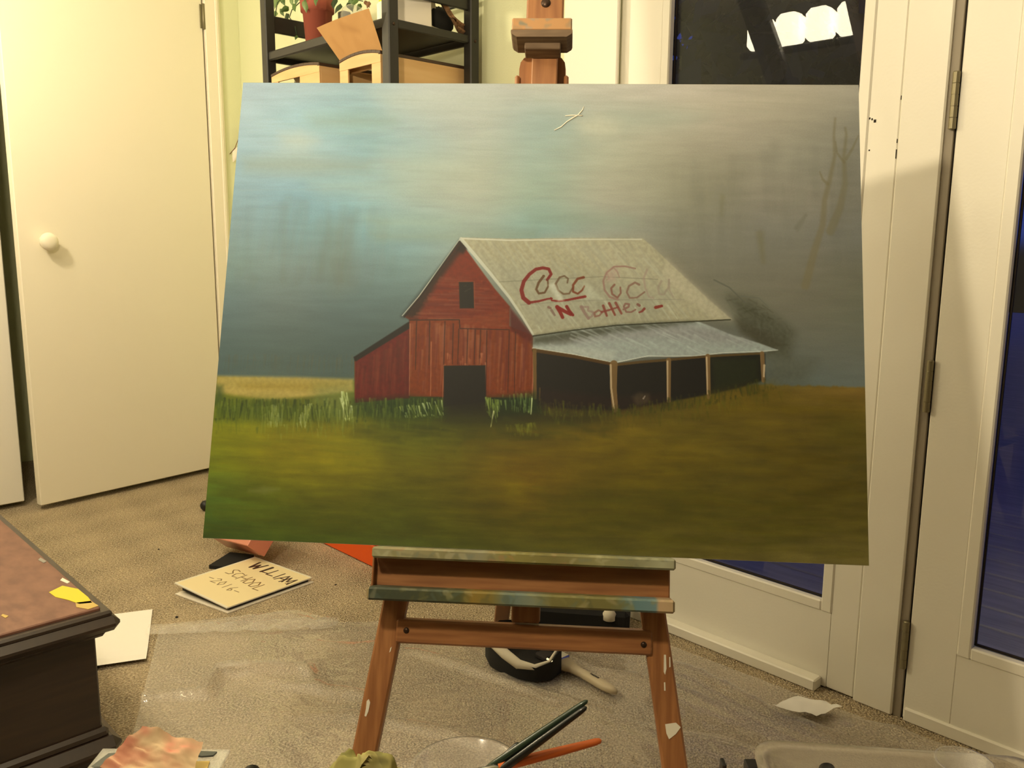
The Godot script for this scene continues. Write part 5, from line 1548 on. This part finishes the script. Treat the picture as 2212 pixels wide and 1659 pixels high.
func flat_brush() -> void:
	var p := Vector3(-0.55, 0.014, 0.38)
	var along_ := Vector3(0.178, 0, 0.012).normalized()
	var up := Vector3.UP
	var side := along_.cross(up)
	var o := thing("flat_brush", "wide flat paintbrush with a pale wooden handle on the plastic sheet", "paintbrush", p, Basis(along_, up, side))
	var L := 0.185
	var st := begin(true)
	# handle: [distance, half width, half thickness]
	var prof := [[-0.088, 0.026, 0.007], [-0.075, 0.027, 0.0085], [-0.062, 0.024, 0.009], [-0.045, 0.014, 0.0095], [-0.02, 0.0105, 0.0095], [0.01, 0.0115, 0.0095], [0.04, 0.0135, 0.0095], [0.062, 0.0135, 0.009], [0.078, 0.009, 0.008], [0.090, 0.004, 0.005]]
	var rings := []
	for q in prof:
		var ring := []
		for j in 16:
			var g := TAU * j / 16
			ring.append(Vector3(q[0], 0.006 + q[2] * sin(g), signf(cos(g)) * q[1] * pow(absf(cos(g)), 0.7)))
		rings.append(ring)
	for k in prof.size() - 1:
		for j in 16:
			var mid := Vector3((prof[k][0] + prof[k + 1][0]) / 2, 0.006, 0)
			quad(st, rings[k][j], rings[k][(j + 1) % 16], rings[k + 1][(j + 1) % 16], rings[k + 1][j], (rings[k][j] + rings[k + 1][(j + 1) % 16]) / 2.0 - mid)
	for j in 16:
		tri(st, Vector3(-0.088, 0.006, 0), rings[0][j], rings[0][(j + 1) % 16], Vector3.LEFT)
		tri(st, Vector3(0.090, 0.006, 0), rings[-1][j], rings[-1][(j + 1) % 16], Vector3.RIGHT)
	var handle := obj("handle", st, M.brush_handle, o)
	var tm := TextMesh.new()
	var font := SystemFont.new()
	font.font_names = PackedStringArray(["Droid Sans"])
	font.font_weight = 700
	tm.font = font
	tm.text = "PREKUR"
	tm.font_size = 16
	tm.pixel_size = 0.00045
	tm.depth = 0.0006
	var mi := MeshInstance3D.new()
	mi.mesh = tm
	mi.name = "stamp"
	mi.material_override = M.ink
	handle.add_child(mi, true)
	mi.transform = Transform3D(Basis(Vector3(1, 0, 0), Vector3(0, 0, -1), Vector3(0, 1, 0)), Vector3(0.022, 0.0158, -0.001))
	block("ferrule", Vector3(-0.112, -0.003, -0.0275), Vector3(-0.084, 0.0155, 0.0275), M.steel, o, 0.003)
	block("bristles", Vector3(-0.152, -0.001, -0.026), Vector3(-0.111, 0.0135, 0.026), M.bristle, o, 0.004)

# ------------------------------------------------------------------ the low table below the picture's edge
const TABLE := Vector3(0.0054, 0.41, 1.1568)
const TX := Vector3(0.6936, 0.0, -0.7203)
const TF := Vector3(0.7203, 0.0, 0.6936)

func work_table() -> void:
	var fr := Basis(TX, Vector3.UP, TF).orthonormalized()
	var o := thing("work_table", "low wooden table in front of the easel, under the paints", "table", TABLE - Vector3(0, 0.41, 0), fr)
	block("table_top", Vector3(-0.40, 0.385, 0.0), Vector3(0.60, 0.41, 0.36), M.table_wood, o, 0.004)
	for x in [-0.37, 0.57]:
		for z in [0.04, 0.33]:
			block("leg", Vector3(x - 0.018, 0.0, z - 0.018), Vector3(x + 0.018, 0.386, z + 0.018), M.table_wood, o, 0.003)
	# clear palette with paint
	var pal := thing("palette", "clear acrylic palette with grey and slate paint under the stained rag", "palette", TABLE + fr * Vector3(-0.40, 0.0005, 0.03), fr)
	block("sheet", Vector3(-0.073, 0.0, -0.068), Vector3(0.075, 0.004, 0.10), M.acrylic, pal, 0.001)
	var flat := Transform3D(Basis(Vector3(1, 0, 0), Vector3(0, 0, 1), Vector3(0, 1, 0)), Vector3(0, 0.004, 0))
	for s in [[[Vector2(0.02, -0.062), Vector2(0.062, -0.060), Vector2(0.060, -0.053), Vector2(0.048, -0.051), Vector2(0.03, -0.055), Vector2(0.018, -0.056)], M.paint_slate], [[Vector2(-0.06, -0.055), Vector2(-0.03, -0.06), Vector2(-0.02, -0.04), Vector2(-0.05, -0.02), Vector2(-0.068, -0.03)], M.paint_slate], [[Vector2(-0.068, -0.03), Vector2(-0.04, -0.03), Vector2(-0.03, 0.02), Vector2(-0.065, 0.03)], M.paint_grey], [[Vector2(0.015, -0.04), Vector2(0.06, -0.042), Vector2(0.062, -0.028), Vector2(0.02, -0.026)], M.paint_ochre]]:
		var s0 := begin()
		prism(s0, PackedVector2Array(s[0]), 0.0, 0.002, flat)
		obj("paint", s0, s[1], pal)
	rag("stained_rag", "crumpled rag stained pink and red lying on the palette", "rag", M.rag_pink, fr, [Vector3(-0.4120, 0.050, -0.010), Vector3(-0.3420, 0.034, -0.002), Vector3(-0.3480, 0.012, 0.040), Vector3(-0.4560, 0.010, 0.006)], 0.006, 3, 0.0)
	rag("green_rag", "crumpled olive-green rag at the foot of the easel's left leg", "rag", M.rag_green, fr, [Vector3(-0.194, 0.024, 0.016), Vector3(-0.122, 0.016, 0.012), Vector3(-0.104, 0.010, 0.060), Vector3(-0.188, 0.010, 0.080)], 0.020, 14, 0.032)
	# paint tube with its cap towards the easel
	var tb := paint_tube("silver paint tube with a black cap, lying alone left of the green rag", TABLE + fr * Vector3(-0.272, 0.018, 0.06), fr * Basis(Vector3.UP, deg_to_rad(14.0)) * Basis(Vector3.RIGHT, deg_to_rad(12.0)), 1.0)
	# tub with brushes
	var c := Vector3(-0.047, 0.0, 0.064)
	var st := begin(true)
	lathe(st, [[0.0, 0.001], [0.048, 0.001], [0.056, 0.046], [0.0595, 0.047], [0.0595, 0.050], [0.054, 0.050], [0.046, 0.004], [0.0, 0.004]], 40, Transform3D(fr, TABLE + fr * c))
	tag(obj("plastic_tub", st, M.milky), "round milky plastic tub holding the paintbrushes", "tub")
	brush("slim paintbrush with a dark green handle, leaning far out of the tub", fr, Vector3(-0.085, 0.010, 0.072), Vector3(0.077, 0.121, 0.053), 0.0040, M.green_lacquer)
	brush("slim paintbrush with a black handle, beside the dark green one in the tub", fr, Vector3(-0.075, 0.006, 0.078), Vector3(0.0755, 0.117, 0.0585), 0.0042, M.dark_lacquer)
	brush("short paintbrush with a dark handle in the tub, lowest of the dark ones", fr, Vector3(-0.075, 0.008, 0.082), Vector3(0.0065, 0.076, 0.058), 0.0036, M.dark_lacquer)
	brush("orange-handled paintbrush resting on the rim of the tub", fr, Vector3(-0.06, 0.046, 0.075), Vector3(0.0925, 0.075, 0.051), 0.0050, M.orange_lacquer)
	tray(fr)

func rag(called: String, label: String, category: String, m: Material, fr: Basis, q: Array, rough: float, seed_: int, dome: float) -> void:
	var nz := FastNoiseLite.new()
	nz.seed = seed_
	nz.frequency = 2.2
	nz.fractal_octaves = 3
	var st := begin(true)
	sheet(st, 28, 28, func(u: float, v: float) -> Vector3:
		var p := bilerp(q[0], q[1], q[2], q[3], u, v)
		var a := nz.get_noise_2d(u, v)
		p.y = maxf(p.y + dome * sin(PI * u) * sin(PI * clampf(v * 1.3, 0.0, 1.0)) + rough * a + rough * 0.25 * sin(u * 9.0 + v * 4.0), 0.006)
		p.x += rough * 0.4 * nz.get_noise_2d(u + 7.0, v)
		p.z += rough * 0.4 * nz.get_noise_2d(u, v + 5.0)
		return TABLE + fr * p, Vector3.UP)
	tag(obj(called, st, m), label, category)

func paint_tube(label: String, at: Vector3, b: Basis, k: float) -> Node3D:
	var o := thing("paint_tube", label, "paint tube", at, b, "paint tubes on the table")
	var st := begin(true)
	# body: round at the shoulder, pinched flat at the tail (+z)
	var rings := []
	for i in 7:
		var t := i / 6.0
		var ring := []
		for j in 18:
			var g := TAU * j / 18
			ring.append(Vector3(cos(g) * lerpf(0.0105, 0.0165, t), sin(g) * lerpf(0.0105, 0.0012, t * t), -0.012 + t * 0.085) * k)
		rings.append(ring)
	for i in 6:
		for j in 18:
			quad(st, rings[i][j], rings[i][(j + 1) % 18], rings[i + 1][(j + 1) % 18], rings[i + 1][j], rings[i][j] * Vector3(1, 1, 0))
	for j in 18:
		tri(st, Vector3(0, 0, -0.019) * k, rings[0][j], rings[0][(j + 1) % 18], Vector3.FORWARD)
	obj("body", st, M.tin, o)
	st = begin(true)
	lathe(st, [[0.0, 0.0], [0.0088, 0.0], [0.0095, 0.002], [0.0085, 0.014], [0.0, 0.015]], 18, Transform3D(Basis(Vector3.RIGHT, deg_to_rad(-90.0)).scaled(Vector3.ONE * k), Vector3(0, 0, -0.016) * k))
	obj("cap", st, M.cap_black, o)
	return o

func brush(label: String, fr: Basis, a: Vector3, b: Vector3, r: float, m: Material) -> void:
	var o := thing("paintbrush", label, "paintbrush", TABLE + fr * a, fr, "paintbrushes in the tub")
	var d := b - a
	var st := begin(true)
	tube(st, [d * 0.30, d * 0.42, d * 0.70, d * 0.96, d * 0.99, d], [r * 0.8, r * 1.05, r * 0.95, r * 0.72, r * 0.55, r * 0.2], 12)
	obj("handle", st, m, o)
	st = begin(true)
	tube(st, [d * 0.12, d * 0.30], [r * 0.9, r * 0.85], 12)
	obj("ferrule", st, M.steel, o)
	st = begin(true)
	tube(st, [Vector3.ZERO, d * 0.05, d * 0.12], [r * 0.25, r * 0.9, r * 0.85], 10)
	obj("bristles", st, M.bristle, o)

func rounded(x0: float, x1: float, z0: float, z1: float, r: float) -> PackedVector2Array:
	var out := PackedVector2Array()
	for c in [[x1 - r, z1 - r, 0.0], [x0 + r, z1 - r, 90.0], [x0 + r, z0 + r, 180.0], [x1 - r, z0 + r, 270.0]]:
		for k in 7:
			var g := deg_to_rad(c[2] + 15.0 * k)
			out.append(Vector2(c[0] + r * cos(g), c[1] + r * sin(g)))
	return out

func tray(fr: Basis) -> void:
	var turn := fr * Basis(Vector3.UP, deg_to_rad(-6.0))
	var p := TABLE + fr * Vector3(0.262, 0.001, 0.004)
	var o := thing("plastic_tray", "shallow white plastic tray at the bottom right holding tubes and a cup", "tray", p, turn)
	var a := rounded(0.012, 0.285, 0.012, 0.22, 0.025)
	var b := rounded(0.0, 0.297, 0.0, 0.232, 0.03)
	var c := rounded(0.022, 0.275, 0.022, 0.21, 0.02)
	var st := begin(true)
	var n := a.size()
	for k in n:
		var j := (k + 1) % n
		var mid := Vector3(a[k].x - 0.148, 0, a[k].y - 0.116)
		# outer wall, rolled rim, inner wall
		quad(st, Vector3(a[k].x, 0, a[k].y), Vector3(a[j].x, 0, a[j].y), Vector3(b[j].x, 0.044, b[j].y), Vector3(b[k].x, 0.044, b[k].y), mid)
		quad(st, Vector3(b[k].x, 0.044, b[k].y), Vector3(b[j].x, 0.044, b[j].y), Vector3(b[j].x, 0.048, b[j].y), Vector3(b[k].x, 0.048, b[k].y), mid)
		quad(st, Vector3(b[k].x, 0.048, b[k].y), Vector3(b[j].x, 0.048, b[j].y), Vector3(a[j].x, 0.046, a[j].y), Vector3(a[k].x, 0.046, a[k].y), Vector3.UP)
		quad(st, Vector3(a[k].x, 0.046, a[k].y), Vector3(a[j].x, 0.046, a[j].y), Vector3(c[j].x, 0.004, c[j].y), Vector3(c[k].x, 0.004, c[k].y), -mid)
		tri(st, Vector3(0.148, 0.004, 0.116), Vector3(c[k].x, 0.004, c[k].y), Vector3(c[j].x, 0.004, c[j].y), Vector3.UP)
		tri(st, Vector3(0.148, 0.0, 0.116), Vector3(a[k].x, 0.0, a[k].y), Vector3(a[j].x, 0.0, a[j].y), Vector3.DOWN)
	obj("shell", st, M.tray_plastic, o)
	paint_tube("silver paint tube with a black cap in the white tray, left one", p + turn * Vector3(0.042, 0.024, 0.062), turn * Basis(Vector3.UP, deg_to_rad(8.0)) * Basis(Vector3.RIGHT, deg_to_rad(10.0)), 0.8)
	paint_tube("silver paint tube with a black cap in the white tray, right one", p + turn * Vector3(0.072, 0.030, 0.056), turn * Basis(Vector3.UP, deg_to_rad(-6.0)) * Basis(Vector3.RIGHT, deg_to_rad(14.0)), 0.95)
	# black clip left of the tray
	var cl := thing("black_clip", "black plastic clip with two upright ends left of the white tray", "clip", TABLE + fr * Vector3(0.25, 0.0, 0.014), fr)
	block("body", Vector3(-0.022, 0.0, -0.004), Vector3(0.020, 0.018, 0.014), M.cap_black, cl, 0.002)
	block("arm", Vector3(-0.0225, 0.0, -0.004), Vector3(-0.018, 0.030, 0.010), M.cap_black, cl, 0.001)
	block("arm", Vector3(0.004, 0.0, -0.004), Vector3(0.020, 0.029, 0.012), M.cap_black, cl, 0.001)
	block("pin", Vector3(0.018, 0.026, -0.004), Vector3(0.0235, 0.034, 0.004), M.cap_black, cl, 0.001)
	# clear cup standing in the tray
	st = begin(true)
	lathe(st, [[0.0, 0.0], [0.019, 0.0], [0.0255, 0.083], [0.0265, 0.084], [0.0265, 0.086], [0.0250, 0.086], [0.0185, 0.002], [0.0, 0.002]], 36, Transform3D(fr, TABLE + fr * Vector3(0.4388, 0.0055, 0.1082)))
	tag(obj("plastic_cup", st, M.clear_cup), "clear plastic cup standing in the white tray at the right", "cup")
